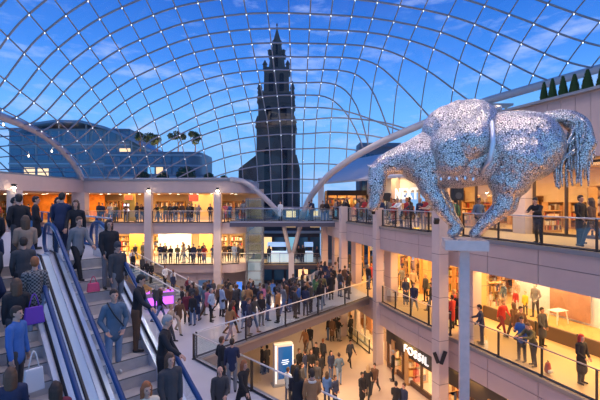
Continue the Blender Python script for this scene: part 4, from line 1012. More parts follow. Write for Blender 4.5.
# ================================================================= ESCALATORS
PX, PY_ = -5.6, 11.7; UX, UY = -.69, .724; NXx, NXy = -.724, -.69; TAN = math.tan(math.radians(30))
def ev(s, w, dz=0):   # s metres down the run from the top landing, w metres across, dz above the walking line
    return Vector((PX-UX*s+NXx*w, PY_-UY*s+NXy*w, L2-(TAN*s if s > 0 else 0)+dz))
Ltot = 8.25
escg = mat('escalator_steel', (.66, .68, .72), .3, .6); escp = mat('escalator_pale', (.60, .72, .82), .35, .3); tread = mat('tread_grey', (.56, .50, .46), .5, .2, var=.15, vs=8); tdark = mat('tread_edge', (.10, .10, .10), .6)
def escalator(w0, label):
    root = empty('escalator', tuple(ev(0, w0+.75)), 0, label, 'escalator')
    ang = math.atan2(-UY, -UX)
    for k in range(27):
        s = -.2+k*.4
        if s > Ltot+.4: break
        z = L2-TAN*max(0, s+.2); c = ev(0, 0)+Vector((-UX*(s+.2)+NXx*(w0+.75), -UY*(s+.2)+NXy*(w0+.75), 0))
        mb = MB(); mb.box((c.x, c.y, z-.13), (.41, 1.0, .26), ang)
        e = Vector((-UX, -UY, 0))*.19; mb.box((c.x+e.x, c.y+e.y, z+.002), (.035, 1.0, .01), ang, 1)
        mb.build('step', [tread, tdark], root)
    for w in (w0+.12, w0+1.38):
        sgn = -1 if w < w0+.7 else 1
        # skirt deck
        mb = MB(); top = [ev(-.6, w-.13, .2), ev(0, w-.13, .2), ev(Ltot, w-.13, .22)]; top2 = [ev(-.6, w+.13, .2), ev(0, w+.13, .2), ev(Ltot, w+.13, .22)]
        mb.strip(top, top2); bo = [p-Vector((0, 0, 1.1)) for p in top]; bo2 = [p-Vector((0, 0, 1.1)) for p in top2]
        mb.strip(bo, top); mb.strip(top2, bo2); mb.strip(bo2, bo); mb.build('deck_panel', escg, root)
        mb = MB(); mb.tube([ev(-.5, w, .24), ev(0, w, .24), ev(Ltot, w, .26)], .03, 4); mb.build('trim_strip', blackm, root)
        g = MB(); g.strip([ev(-.75, w, .22), ev(0, w, .22), ev(Ltot, w, .24)], [ev(-.75, w, .92), ev(0, w, .92), ev(Ltot, w, .94)]); g.build('glass_panel', glass_esc, root)
        loop = [ev(-1.15, w, .18)+Vector((0, 0, 0))]
        for k in range(1, 9): a = -math.pi/2-math.pi*k/9; loop.append(ev(-.8+.42*math.cos(a), w, .56+.40*math.sin(a)))
        pts = [ev(-.75, w, .16)]+loop[1:]+[ev(-.75, w, .98), ev(-.3, w, .98), ev(.15, w, .95), ev(Ltot, w, .98)]
        mb = MB(); mb.tube(pts, .05, 10); mb.build('handrail', blue_rail, root, smooth=True)
        mb = MB(); mb.tube([p-Vector((0, 0, .07)) for p in pts[-3:]], .035, 6); mb.build('rail_guide', escp, root)
    return root
glass_esc = glass('escalator_glass', (.75, .86, .93), .25)
e1 = escalator(0, 'escalator whose blue handrail runs beside the open deck')
e2 = escalator(1.9, 'second escalator at the frame edge crowded with people')
rt = e1
mb = MB(); a = [ev(-.6, 1.5, .16), ev(0, 1.5, .16), ev(Ltot, 1.5, .18)]; b = [ev(-.6, 1.9, .16), ev(0, 1.9, .16), ev(Ltot, 1.9, .18)]; mb.strip(a, b); mb.strip([p-Vector((0, 0, .2)) for p in a], a); mb.build('cover_plate', escp, rt)
mb = MB(); mb.tube([ev(-.4, 1.7, .18), ev(0, 1.7, .18), ev(Ltot, 1.7, .2)], .035, 6); mb.build('trim_strip', dark, rt)
# top landing
def ev2(s, w, z): v = ev(-s, w); return (v.x, v.y, z)
mb = MB(); poly = [ev2(.2, -.55, 0)[:2], ev2(.2, 3.9, 0)[:2], ev2(13, 3.9, 0)[:2], ev2(13, -.55, 0)[:2]]
mb.prism(poly, L2-.5, L2-.005); struct(mb, 'floor', [mat('landing_grey', (.42, .40, .40), .5)], 'upper landing at the head of the escalators')
balustrade([ev2(1.3, -.5, L2), ev2(12.8, -.5, L2)], 'glass balustrade of the upper escalator landing', step=1.5, post=blue_rail)
balustrade([ev2(1.3, 1.7, L2), ev2(2.6, 1.7, L2)], 'short blue-framed guard between the escalator heads', step=1.2, rail=mat('blue_paint', (.05, .16, .36), .4), post=mat('blue_paint', (.05, .16, .36)))

# ================================================================= TOTEM SCREEN
p = on(283, 384, 0); rt = empty('totem_screen', (p[0], p[1], 0), .33, 'tall white-framed totem with a glowing blue screen on the ground floor', 'display')
mb = MB(); mb.box((0, 0, 1.2), (1.12, .34, 2.3)); local(mb.build('case', mat('totem_white', (.62, .60, .62), .35), rt, bevel=.04))
mb = MB(); mb.box((0, 0, .03), (1.3, .6, .06)); local(mb.build('base', steelp, rt))
mb = MB(); mb.box((.08, -.18, 1.28), (.82, .03, 1.8)); sc_ = local(mb.build('screen', mat('screen_blue', (.01, .08, .3), .2, emit=(.01, .13, .42), es=.28), rt))
mb = MB()
for k, wd in enumerate((.36, .44, .3)): mb.box((.08, -.2, 1.42-k*.11), (wd, .01, .045))
local(mb.build('screen_text', mat('text_pale', (.6, .8, 1), emit=(.6, .8, 1), es=.8), rt))
mb = MB(); mb.box((-.46, -.18, 1.2), (.06, .02, 2.1)); mb.box((.54, -.18, 1.2), (.03, .02, 2.1)); local(mb.build('light_strip', mat('strip_white', (1, 1, 1), emit=(1, .95, 1), es=.9), rt))
# small dark bin beside it
p = on(265, 371, 0); mb = MB(); mb.lathe([(.24, 0), (.26, .05), (.26, .8), (.2, .86), (.2, .9)], (p[0], p[1], 0), 16); tag(mb.build('litter_bin', dark, smooth=True), 'dark round litter bin beside the blue totem screen', 'bin')

# ================================================================= PEOPLE
def skinmat(n, c): return mat('skin_'+n, c, .55)
SK = [skinmat('fair', (.58, .32, .22)), skinmat('light', (.50, .27, .18)), skinmat('tan', (.38, .20, .12)), skinmat('brown', (.20, .10, .06))]
def cl(n, c, **k): return mat('cloth_'+n.replace(' ', '_'), c, .85, **k)
CT = {'black': (.016, .016, .02), 'navy': (.02, .03, .075), 'charcoal': (.05, .05, .055), 'grey': (.20, .20, .21), 'brown': (.13, .065, .035), 'beige': (.50, .38, .27), 'cream': (.66, .58, .45), 'white': (.75, .74, .72), 'red': (.42, .03, .03), 'maroon': (.15, .02, .04), 'blue': (.05, .14, .40), 'slate blue': (.09, .14, .20), 'olive': (.12, .11, .05), 'green': (.06, .16, .08), 'yellow': (.75, .55, .05), 'tan': (.38, .18, .07), 'purple': (.20, .04, .40), 'pink': (.65, .20, .30), 'pale blue': (.35, .45, .60), 'denim': (.09, .15, .28), 'light denim': (.22, .30, .42)}
HC = {'black': (.01, .008, .007), 'dark brown': (.035, .018, .010), 'brown': (.10, .05, .025), 'fair': (.36, .24, .11), 'ginger': (.30, .10, .03), 'grey': (.30, .29, .28), 'red': (.50, .04, .03)}
def cm(n): return cl(n, CT[n], var=.15, vs=7)
def hm(n): return mat('hair_'+n.replace(' ', '_'), HC[n], .6, var=.3, vs=30)
shoem = mat('shoe_dark', (.02, .018, .018), .5); shoew = mat('shoe_white', (.6, .6, .58), .5); eyem = mat('eye_dark', (.02, .015, .012), .3); lipm = mat('lip', (.42, .16, .13), .5)

def skeleton(p):
    pr = []   # (p0, r0, p1, r1, region, squash)
    V = Vector; l = p.get('lean', 0); tw = p.get('twist', 0)
    sp = V((0, -math.sin(l), math.cos(l))); fw = V((0, -math.cos(l), -math.sin(l)))
    pel = V((0, 0, .93)); fat = p.get('fat', 1.0)
    sh = pel+sp*.49; nk = pel+sp*.55
    waist = pel+sp*.20; chest = pel+sp*.38
    pr += [(pel-sp*.02, .148*fat, waist, .138*fat, 1, (1.05, .74)), (waist, .138*fat, chest, .165*fat, 1, (1.02, .68)), (sh-sp*.03+V((-.12, 0, 0)), .078, sh-sp*.03+V((.12, 0, 0)), .078, 1, (1, 1)), (chest, .15, sh, .09, 1, (1.1, .75))]
    pr += [(nk-sp*.02, .058, nk+sp*.07, .052, 0, (1, 1))]
    hl = l+p.get('nod', 0); hy = p.get('yaw', 0)
    Mh = Matrix.Rotation(hy, 3, 'Z') @ Matrix.Rotation(hl, 3, 'X')
    hd = nk+sp*.15+Mh @ V((0, -.02, 0))
    H = lambda x, y, z: hd+Mh @ V((x, y, z))
    pr += [(H(0, .012, .03), .092, H(0, 0, -.0), .085, 0, (.84, 1.05)), (H(0, -.02, -.02), .072, H(0, -.045, -.075), .042, 0, (.85, 1)), (H(0, -.088, .0), .013, H(0, -.105, -.025), .015, 0, (1, 1)), (H(-.074, .01, .012), .014, H(-.078, .012, -.02), .012, 0, (1, 1)), (H(.074, .01, .012), .014, H(.078, .012, -.02), .012, 0, (1, 1))]
    hair = []
    hk = p.get('hair', 'short')
    if hk != 'bald':
        hair += [(H(0, .025, .045), .099, H(0, .035, .0), .09, 4, (.87, 1.0)), (H(0, -.03, .085), .05, H(0, .04, .08), .06, 4, (1.1, 1))]
    if hk == 'long': hair += [(H(-.03, .055, 0), .07, H(-.045, .06, -.2), .05, 4, (1, 1)), (H(.03, .055, 0), .07, H(.045, .06, -.2), .05, 4, (1, 1)), (H(0, .07, 0), .07, H(0, .075, -.19), .06, 4, (1, 1)), (H(-.07, .0, .03), .03, H(-.075, .01, -.12), .03, 4, (1, 1)), (H(.07, .0, .03), .03, H(.075, .01, -.12), .03, 4, (1, 1))]
    if hk == 'hat': hair += [(H(0, .01, .06), .106, H(0, .01, .05), .106, 4, (.9, 1)), (H(0, -.07, .06), .05, H(0, -.13, .055), .04, 4, (1, .4))]
    legs = p.get('legs', (.04, .05, -.03, .03)); feet = []
    for i, s in enumerate((-1, 1)):
        a, k = legs[2*i], legs[2*i+1]; hip = pel+V((s*.088, 0, -.02)); d1 = V((s*p.get('spread', .03), -math.sin(a), -math.cos(a))).normalized(); kn = hip+d1*.43
        b = a-k; d2 = V((s*p.get('spread', .03)*.3, -math.sin(b), -math.cos(b))).normalized(); an = kn+d2*.41
        pr += [(hip, .094*fat, kn, .062, 2, (1, 1)), (kn, .064, kn.lerp(an, .35), .060, 2, (1, 1)), (kn.lerp(an, .35), .060, an, .050, 2, (1, 1))]
        c = b*.6 if k > .3 else 0
        toe = an+V((s*.02, -.17*math.cos(c), -.035-.17*math.sin(-c)*.5)); hl_ = an+V((0, .035, -.045)); pr += [(hl_, .040, toe, .034, 3, (1, .8)), (an, .045, hl_, .04, 3, (1, 1))]
    if p.get('skirt'):
        z = p['skirt']; pr += [(pel, .16*fat, V((0, (-.03), z+.05)), p.get('sw', .19), 1, (1.05, .75))]
    else: pr += [(pel+V((0, 0, -.02)), .150*fat, pel-V((0, 0, p.get('hem', .10))), .155*fat, 1, (1.06, .75))]
    hands = []
    arms = p.get('arms', ((.05, .14, .15, 0), (.05, .14, .15, 0)))
    for i, s in enumerate((-1, 1)):
        f, ab, e, inw = arms[i]; f += l*.3
        so = sh-sp*.035+V((s*.175, 0, 0)); d1 = V((s*math.sin(ab), -math.sin(f)*math.cos(ab), -math.cos(f)*math.cos(ab))); el = so+d1*.28
        g = f+e; d2 = V((-s*inw+s*math.sin(ab)*.3, -math.sin(g), -math.cos(g))).normalized(); wr = el+d2*.245
        pr += [(so, .064, el, .050, 1, (1, 1)), (el, .051, wr, .038, 1, (1, 1)), (wr-d2*.02, .03, wr+d2*.03, .028, 0, (1, 1))]
        # hand: palm, four unequal bent fingers, a thumb off the side of the palm
        side = d2.cross(V((0, 0, 1)) if abs(d2.z) < .8 else V((0, 1, 0))).normalized(); nrm = side.cross(d2).normalized(); 
        if abs(d2.z) >= .8: side, nrm = nrm, side        # arm hangs: the palm faces the thigh
        pc = wr+d2*.02; hands.append((pc+side*.018, .022, pc+d2*.065+side*.022, .018)); hands.append((pc-side*.018, .022, pc+d2*.065-side*.022, .017)); hands.append((pc, .022, pc+d2*.06, .018))
        cu = p.get('curl', .6); ns = nrm*(1 if nrm.dot(V((-s, 0, -.3))) > 0 else -1)
        for fi, (off, ln) in enumerate(((.030, .068), (.010, .078), (-.010, .072), (-.029, .056))):
            b0 = pc+d2*.075+side*off; m1 = b0+(d2*math.cos(cu*.5)+ns*math.sin(cu*.5))*ln*.55; t1 = m1+(d2*math.cos(cu*1.4)+ns*math.sin(cu*1.4))*ln*.5
            hands += [(b0-d2*.015, .0098, m1, .0090), (m1, .0090, t1, .0075)]
        b0 = pc+d2*.018+side*.028; m1 = b0+(d2*.6+side*.7+ns*.3).normalized()*.04; t1 = m1+(d2*.9+side*.2+ns*.4).normalized()*.032; hands += [(b0, .012, m1, .011), (m1, .0105, t1, .009)]
    return pr, hair, hands, H
def mesh_from(prims, voxel, ratio, smooth): 
    bm = bmesh.new()
    for a, ra, b, rb, _, sq in prims: capsule_mesh(bm, a, ra, b, rb, 12, sq)
    return remeshed(bm, voxel, ratio, smooth)
def classify(me, prims):
    n = len(me.polygons); c = np.zeros(n*3, dtype=np.float32); me.polygons.foreach_get('center', c); c = c.reshape(-1, 3).astype(float); best = np.full(n, 1e9); reg = np.zeros(n, int)
    for a, ra, b, rb, rg, sq in prims:
        A = np.array(a); Bv = np.array(b)-A; L = (Bv**2).sum(); t = np.clip(((c-A) @ Bv)/L, 0, 1) if L > 1e-9 else np.zeros(n); P = A+t[:, None]*Bv; rad = ra+(rb-ra)*t
        dv = c-P; dv[:, 0] /= sq[0]; dv[:, 1] /= sq[1] if abs(Bv[2]) > .5*math.sqrt(L+1e-9) else 1
        dd = np.sqrt((dv**2).sum(1))-rad; m = dd < best; best[m] = dd[m]; reg[m] = rg
    return reg
def submesh(me, mask, off, name):
    v = np.zeros(len(me.vertices)*3, dtype=np.float32); me.vertices.foreach_get('co', v); v = v.reshape(-1, 3); nn_ = np.zeros_like(v).reshape(-1); me.vertices.foreach_get('normal', nn_); nn_ = nn_.reshape(-1, 3)
    used = {}; fs = []; vs = []
    for pi in np.nonzero(mask)[0]:
        f = []
        for vi in me.polygons[int(pi)].vertices:
            if vi not in used: used[vi] = len(vs); vs.append(tuple((v[vi]+nn_[vi]*off).tolist()))
            f.append(used[vi])
        fs.append(tuple(f))
    m = bpy.data.meshes.new(name); m.from_pydata(vs, [], fs); m.materials.append(None); m.polygons.foreach_set('use_smooth', [True]*len(fs)); m.update(); return m
VAR = {}
def variant(key, pose, hero):
    pr, hair, hands, H = skeleton(pose)
    allp = pr+([] if hero else hair)
    me = mesh_from(allp, .0125 if hero else .021, .55 if hero else .5, 3 if hero else 1)
    reg = classify(me, allp)
    # ground the feet
    zmin = min(v.co.z for v in me.vertices); off = Vector((0, 0, -zmin))
    out = {}
    if hero:
        out['jacket'] = submesh(me, reg == 1, .006, 'jacket'); out['trousers'] = submesh(me, reg == 2, .005, 'trousers')
        hme = mesh_from(hair, .011, .5, 2) if hair else None
        if hme: hme.materials.append(None); hme.polygons.foreach_set('use_smooth', [True]*len(hme.polygons)); out['hair'] = hme
    for _ in range(7): me.materials.append(None)
    bm = bmesh.new(); bm.from_mesh(me)
    for f, r in zip(bm.faces, reg): f.material_index = int(r); f.smooth = True
    n0 = len(bm.faces)
    for a, ra, b, rb in hands: capsule_mesh(bm, a, ra, b, rb, 8 if hero else 5)
    bm.faces.ensure_lookup_table()
    for f in bm.faces[n0:]: f.material_index = 0; f.smooth = True
    if hero:
        n1 = len(bm.faces)
        for s in (-1, 1): capsule_mesh(bm, H(s*.032, -.083, .012), .011, H(s*.036, -.082, .012), .011, 8)
        bm.faces.ensure_lookup_table()
        for f in bm.faces[n1:]: f.material_index = 5
        n1 = len(bm.faces); capsule_mesh(bm, H(-.018, -.083, -.06), .008, H(.018, -.083, -.06), .008, 8); bm.faces.ensure_lookup_table()
        for f in bm.faces[n1:]: f.material_index = 6
    bm.to_mesh(me); bm.free()
    out['body'] = me
    for m in out.values(): m.transform(Matrix.Translation(off))
    VAR[key] = out
W1 = (.42, .15, -.38, .35); W2 = (-.35, .45, .40, .12)
POSES = {
 'stand': dict(), 'stand_long': dict(hair='long', legs=(.03, .04, -.05, .04), arms=((.1, .12, .3, .2), (.05, .1, .2, .1))),
 'walk': dict(legs=W1, lean=.06, arms=((-.35, .1, .2, 0), (.4, .1, .5, 0))), 'walk_long': dict(hair='long', legs=W2, lean=.05, arms=((.4, .1, .3, .1), (-.3, .1, .3, 0))),
 'coat': dict(skirt=.50, arms=((.15, .14, .5, .4), (.1, .15, .3, .2))), 'coat_long': dict(skirt=.45, hair='long', arms=((.1, .14, .9, .5), (.1, .15, .9, .5))),
 'fold': dict(arms=((.3, .1, 1.4, .9), (.3, .1, 1.3, .9)), hair='short'), 'phone': dict(arms=((.35, .15, 1.7, .45), (.1, .13, .2, 0)), nod=.35),
 'lean': dict(lean=.38, legs=(-.12, .02, .12, .25), arms=((.75, .15, .75, .45), (.75, .15, .75, .45)), nod=-.1), 'lean_long': dict(lean=.33, hair='long', legs=(.15, .3, -.12, .02), arms=((.8, .12, .7, .4), (.7, .15, .8, .4))),
 'pocket': dict(arms=((-.12, .3, .75, .5), (-.12, .3, .75, .5)), legs=(.06, .06, -.1, .05)), 'hat': dict(hair='hat', fat=1.08), 'bald': dict(hair='bald', fat=1.1, arms=((.1, .15, .4, .1), (.3, .12, 1.0, .4))),
 'rail': dict(lean=.12, arms=((.55, .25, .55, -.3), (.2, .15, .4, .2)), nod=.2), 'rail_long': dict(lean=.1, hair='long', arms=((.3, .15, .6, .3), (.65, .2, .35, -.2)), nod=.15)}
FAR = ['stand', 'stand_long', 'walk', 'walk_long', 'coat', 'coat_long', 'fold', 'phone', 'lean', 'lean_long', 'pocket', 'hat']
HERO = ['stand', 'walk', 'walk_long', 'coat', 'coat_long', 'phone', 'lean', 'pocket', 'bald', 'rail', 'rail_long', 'stand_long', 'hat']
for k in FAR: variant(k, POSES[k], False)
for k in HERO: variant('hero_'+k, POSES[k], True)
def setm(o, i, m): o.material_slots[i].link = 'OBJECT'; o.material_slots[i].material = m
PEOPLE = []; PIL = []
for px_, D_ in ((324.5, 36.0), (343.5, 31.0), (378.5, 25.6), (440.5, 18.6)):
    PIL.append(((px_-300)/F*D_, D_)); p_ = Eoff(D_, .9); PIL.append((p_.x, p_.y))
for D_ in (18.5, 21.3, 24.9, 26.3, 30.6): p_ = Eoff(D_, OFFW-.2); PIL.append((p_.x, p_.y))
def person(x, y, z, rz, var, top, legs='denim', hair='dark brown', skin=0, label=None, group=None, h=1.0, hero=False, extra='', shoes=None, topmat=None):
    for px_, py_ in PIL:
        if (x-px_)**2+(y-py_)**2 < .62**2 and x > -3: y = py_+(.85 if y > py_ else -.85)
    d = VAR[('hero_' if hero else '')+var]; tm = topmat or cm(top); lm = cm(legs); hmt = hm(hair) if var not in ('hat',) else cm(extra or 'charcoal')
    o = bpy.data.objects.new('person', d['body']); C.objects.link(o); o.location = (x, y, z); o.rotation_euler = (0, 0, rz); o.scale = (h, h, h)
    for i, m in enumerate((SK[skin], tm, lm, shoes or shoem, hmt, eyem, lipm)): setm(o, i, m)
    if hero:
        for k, m in (('jacket', tm), ('trousers', lm), ('hair', hmt)):
            if k in d: c = bpy.data.objects.new(k, d[k]); C.objects.link(c); c.parent = o; setm(c, 0, m)
    o['category'] = 'person'
    if group: o['group'] = group
    PEOPLE.append([o, var, top, legs, hair, label, group, hero]); 
    return o
RP = random.Random(21)
TOPS = ['black']*12+['navy']*7+['charcoal']*8+['grey']*3+['brown']*5+['beige']*2+['white']+['red']+['blue']+['slate blue']*3+['olive', 'maroon', 'cream', 'tan', 'green', 'pink', 'pale blue']
LEGS = ['denim']*4+['black']*4+['charcoal']*2+['navy', 'grey', 'light denim', 'brown']
HAIRS = ['dark brown']*4+['black']*3+['brown']*3+['fair', 'ginger', 'grey']
def rnd(x, y, z, rz, group, vs, tops=TOPS, hmul=1.0):
    return person(x, y, z, rz, RP.choice(vs), RP.choice(tops), RP.choice(LEGS), RP.choice(HAIRS), RP.choice((0, 0, 1, 1, 2, 3)), None, group, hmul*RP.uniform(.93, 1.04))
DOWN = .76; UPW = .76+math.pi
def esc(s, w, rz, *a, z=0, **k):
    v = ev(s, w); zz = L2-TAN*(.4*math.floor((max(0, s+.2))/.4+.0)+(.0)) if s > 0 else L2
    # the tread under the feet
    kk = round((s+.2)/.4-.0); zt = L2-TAN*max(0, kk*.4) if s > 0 else L2
    return person(v.x, v.y, zt+.002, rz, *a, hero=True, **k)
# --- escalator people
esc(.55, .95, DOWN+.3, 'walk', 'grey', 'black', 'brown', 0, 'person in grey top and black trousers near the head of the first escalator', h=.97)
esc(1.2, .38, DOWN, 'stand_long', 'black', 'grey', 'dark brown', 1, 'taller dark-haired person of the couple coming down near the outer handrail', h=1.03)
esc(1.65, .32, DOWN+.2, 'hat', 'charcoal', 'grey', 'black', 0, 'person in dark cap and coat just below the taller dark-haired one', h=.97, extra='charcoal')
esc(3.0, .36, DOWN+.9, 'rail', 'black', 'brown', 'black', 1, 'dark-haired person in black leaning towards the outer blue handrail', h=1.0)
esc(3.4, 1.0, DOWN-.1, 'pocket', 'slate blue', 'light denim', 'dark brown', 0, 'man in slate blue jacket and light jeans with a cross-body strap', h=1.03, shoes=shoew)
strap_ = PEOPLE[-1][0]; mb = MB(); mb.tube([(-.12, .10, 1.40), (-.12, .0, 1.50), (-.11, -.12, 1.44), (-.03, -.165, 1.28), (.08, -.165, 1.12), (.17, -.11, 1.0)], .016, 6); o = mb.build('bag_strap', dark); o.parent = strap_
esc(4.35, .36, DOWN+.9, 'rail', 'black', 'black', 'grey', 0, 'person with short grey hair in black reaching over the outer handrail', h=1.02)
esc(5.1, .55, DOWN, 'stand_long', 'charcoal', 'black', 'brown', 0, 'brown-haired person in dark jacket below the grey-haired one', h=.98)
esc(5.45, 1.15, DOWN, 'coat_long', 'cream', 'brown', 'ginger', 0, 'ginger-haired person in a cream coat low on the first escalator', h=.97)
plaid = bpy.data.materials.new('cloth_plaid'); plaid.use_nodes = True; nt = plaid.node_tree; ck = nt.nodes.new('ShaderNodeTexChecker'); ck.inputs['Scale'].default_value = 26; ck.inputs['Color1'].default_value = (.02, .02, .025, 1); ck.inputs['Color2'].default_value = (.22, .21, .2, 1); tc = nt.nodes.new('ShaderNodeTexCoord'); nt.links.new(tc.outputs['Object'], ck.inputs['Vector']); nt.links.new(ck.outputs[0], nt.nodes['Principled BSDF'].inputs['Base Color'])
esc(2.1, 2.2, UPW, 'stand', 'grey', 'light denim', 'ginger', 0, 'man in black and white checked jacket and jeans seen from behind', h=1.02, topmat=plaid, shoes=shoew)
esc(2.75, 2.62, UPW, 'stand_long', 'black', 'charcoal', 'brown', 0, 'brown-haired person in black carrying the purple handbag', h=.97)
esc(3.4, 2.72, 1.6, 'stand', 'blue', 'charcoal', 'dark brown', 0, 'person in a bright blue hooded top standing sideways', h=1.0)
esc(2.0, 3.0, UPW, 'pocket', 'navy', 'black', 'black', 1, 'person in navy behind the brown-haired bag carrier', h=1.0)
esc(1.45, 2.3, UPW, 'coat', 'charcoal', 'black', 'dark brown', 0, 'person in charcoal coat one step above the checked jacket', h=.98)
esc(4.45, 2.95, UPW, 'coat_long', 'navy', 'black', 'brown', 0, 'brown-haired head and navy shoulders lowest on the second escalator', h=.97)
esc(4.95, 2.42, UPW, 'stand_long', 'maroon', 'black', 'dark brown', 2, 'person in maroon low on the second escalator beside the steel cover', h=.97)
esc(.75, 2.15, UPW, 'coat_long', 'tan', 'brown', 'brown', 0, 'brown-haired woman in a beige-brown coat nearing the top of the escalator', h=.98, topmat=cl('camel', (.34, .23, .16), var=.1, vs=5))
esc(.95, 2.85, UPW, 'coat', 'navy', 'black', 'black', 0, 'person in navy at the frame edge beside the camel coat', h=1.0)
esc(-.35, 1.15, DOWN+2.6, 'rail', 'navy', 'navy', 'black', 0, 'tall man in a long dark navy coat between the escalator heads', h=1.05)
esc(-1.1, 2.75, UPW, 'coat', 'navy', 'black', 'black', 0, 'person in navy waiting on the landing behind the camel coat', h=.96)
esc(-2.6, 1.9, 2.2, 'phone', 'black', 'black', 'black', 1, 'person in black holding up a phone on the landing', h=.98)
esc(.35, 2.75, UPW, 'coat', 'black', 'black', 'black', 0, 'person in black just ahead of the camel coat at the escalator head', h=1.0)
esc(1.3, 2.9, UPW, 'stand_long', 'charcoal', 'black', 'dark brown', 0, 'dark-haired person in charcoal at the frame edge two steps behind the camel coat', h=.98)
esc(2.6, 3.15, UPW, 'coat', 'black', 'black', 'black', 1, 'person in black at the frame edge above the blue hooded top', h=1.0)
esc(-.5, 2.1, UPW+.3, 'pocket', 'black', 'charcoal', 'dark brown', 0, 'person in black stepping off the second escalator', h=1.02)
esc(-1.6, 3.3, UPW, 'stand', 'navy', 'black', 'black', 1, 'person in navy walking away at the very edge of the landing', h=1.02)
esc(-3.4, 1.2, 2.0, 'coat', 'black', 'black', 'black', 0, 'person in a long black coat further back on the landing', h=1.0)
esc(-3.2, .6, 1.0, 'stand_long', 'charcoal', 'black', 'dark brown', 0, 'long-haired person in charcoal further back on the landing', h=.98)
esc(-.2, .8, UPW+2.6, 'walk_long', 'black', 'black', 'brown', 0, 'long-haired person in black stepping onto the first escalator', h=.96)
# things they carry
def handbag(loc, rz, m, label, w=.3, hh=.24, name='handbag', d=.12):
    root = empty(name, loc, rz, label, 'bag'); mb = MB()
    mb.add([(-w/2, -d/2, 0), (w/2, -d/2, 0), (w/2, d/2, 0), (-w/2, d/2, 0), (-w*.42, -d*.3, hh), (w*.42, -d*.3, hh), (w*.42, d*.3, hh), (-w*.42, d*.3, hh)], [(3, 2, 1, 0), (4, 5, 6, 7), (0, 1, 5, 4), (1, 2, 6, 5), (2, 3, 7, 6), (3, 0, 4, 7)])
    local(mb.build('bag_body', m, root, bevel=.02)); mb = MB()
    mb.tube([(-w*.25+w*.5*k/8, 0, hh+math.sin(math.pi*k/8)*hh*.75) for k in range(9)], .011, 6); local(mb.build('bag_handle', m, root, smooth=True)); return root
v = ev(2.75, 2.35); handbag((v.x+.12, v.y-.14, L2-TAN*2.75+.78), .9, cl('bag_purple', (.16, .05, .38)), 'purple handbag hanging from the shoulder of the person in black', .36, .34)
v = ev(1.5, .85); handbag((v.x, v.y, L2-TAN*1.5+.22), .7, cl('bag_pink', (.75, .10, .20)), 'bright pink shopping bag carried by the couple', .3, .22)
v = ev(3.7, 2.5); handbag((v.x, v.y, L2-TAN*3.7+.3), .9, cl('bag_white', (.75, .73, .72)), 'white paper shopping bag beside the blue hooded top', .34, .42)

# --- near deck
def hp2(px, hy, zf, hgt=1.72): D = (EYE-zf-hgt)*F/(hy-200); return (px-300)/F*D, D
for px, hy, rz, var, top, legs, hair, lab, h in (
  (221.5, 338, 2.3, 'pocket', 'black', 'charcoal', 'brown', 'man in black jacket standing at the near glass balustrade corner', 1.0), (232, 340, 3.3, 'phone', 'navy', 'grey', 'dark brown', 'man in navy jacket and grey trousers beside the black-jacketed man', 1.02),
  (220, 368, .3, 'bald', 'charcoal', 'black', 'grey', 'bald man in dark grey coat walking on the near deck', 1.0), (243, 360, 1.0, 'walk_long', 'black', 'black', 'ginger', 'ginger-haired person in black leaning past the bald man', 1.0),
  (312, 371, math.pi+.2, 'coat', 'tan', 'brown', 'dark brown', 'person in a tan jacket with pale collar seen from behind', 1.0), (297, 370, 2.7, 'coat_long', 'black', 'black', 'black', 'person in black next to the tan jacket at the near edge', .98),
  (179, 298, .9, 'walk', 'brown', 'beige', 'brown', 'person in brown jacket walking between the stall and the glass corner', 1.0), (193, 283, -.6, 'walk_long', 'charcoal', 'denim', 'dark brown', 'person in charcoal and jeans walking by the foot of the stairs', 1.0), (170, 304, 1.4, 'walk', 'beige', 'charcoal', 'fair', 'fair-haired person in beige walking nearest the outer blue handrail', .97), (187, 292, .2, 'stand_long', 'maroon', 'black', 'brown', 'brown-haired person in maroon by the brown jacket', .95)):
    x, y = hp2(px, hy, L1, 1.72*h); person(x, y, L1, rz, var, top, legs, hair, 0, lab, None, h, hero=True)
mb = MB(); x, y = hp2(312, 371, L1); mb.tube([(x+.10*math.cos(a), y+.09*math.sin(a)-.01, L1+1.45) for a in np.linspace(0, 6.0, 12)], .035, 8)
tag(mb.build('collar', cl('fleece', (.7, .62, .5))), 'pale fleece scarf round the neck of the tan jacket wearer', 'scarf')

# --- crowd on the deck behind the slanting glass
placed = []
def ok(x, y, d=.52):
    if any((x-a)**2+(y-b)**2 < d*d for a, b in placed): return False
    placed.append((x, y)); return True
def Ay(x): return 16.3+(x+4.2)*10.6/(E(26.9)+4.2)     # the deck edge
def crowd(n, x0, x1, f, group, vs=('stand', 'stand_long', 'walk', 'coat', 'coat_long', 'fold', 'phone', 'pocket', 'hat', 'walk_long')):
    c = 0; t = 0
    while c < n and t < 4000:
        t += 1; x = RP.uniform(x0, x1); lo, hi = f(x); y = RP.uniform(lo, hi)
        if hi <= lo or x > E(min(y, 40))-.9 and y > 26.9 or not ok(x, y): continue
        rnd(x, y, deck_z(x, y)+.003, RP.uniform(-1.2, 4.5), group, vs); c += 1
crowd(17, -3.6, 1.5, lambda x: (Ay(x)+.55, Ay(x)+2.6), 'people at the slanting glass balustrade')
crowd(34, -5.6, 1.8, lambda x: (max(19.5, Ay(x)+2.4), 26.5), 'people in the middle of the deck crowd')
crowd(20, -8.0, 2.4, lambda x: (26.5, 32.5), 'people at the back of the deck crowd')
crowd(9, 1.0, 4.4, lambda x: (Ay(x)+.6, 31), 'people where the deck meets the middle gallery')
crowd(5, -9.5, -5.8, lambda x: (19, 25.5), 'people between the stairs and the crowd')
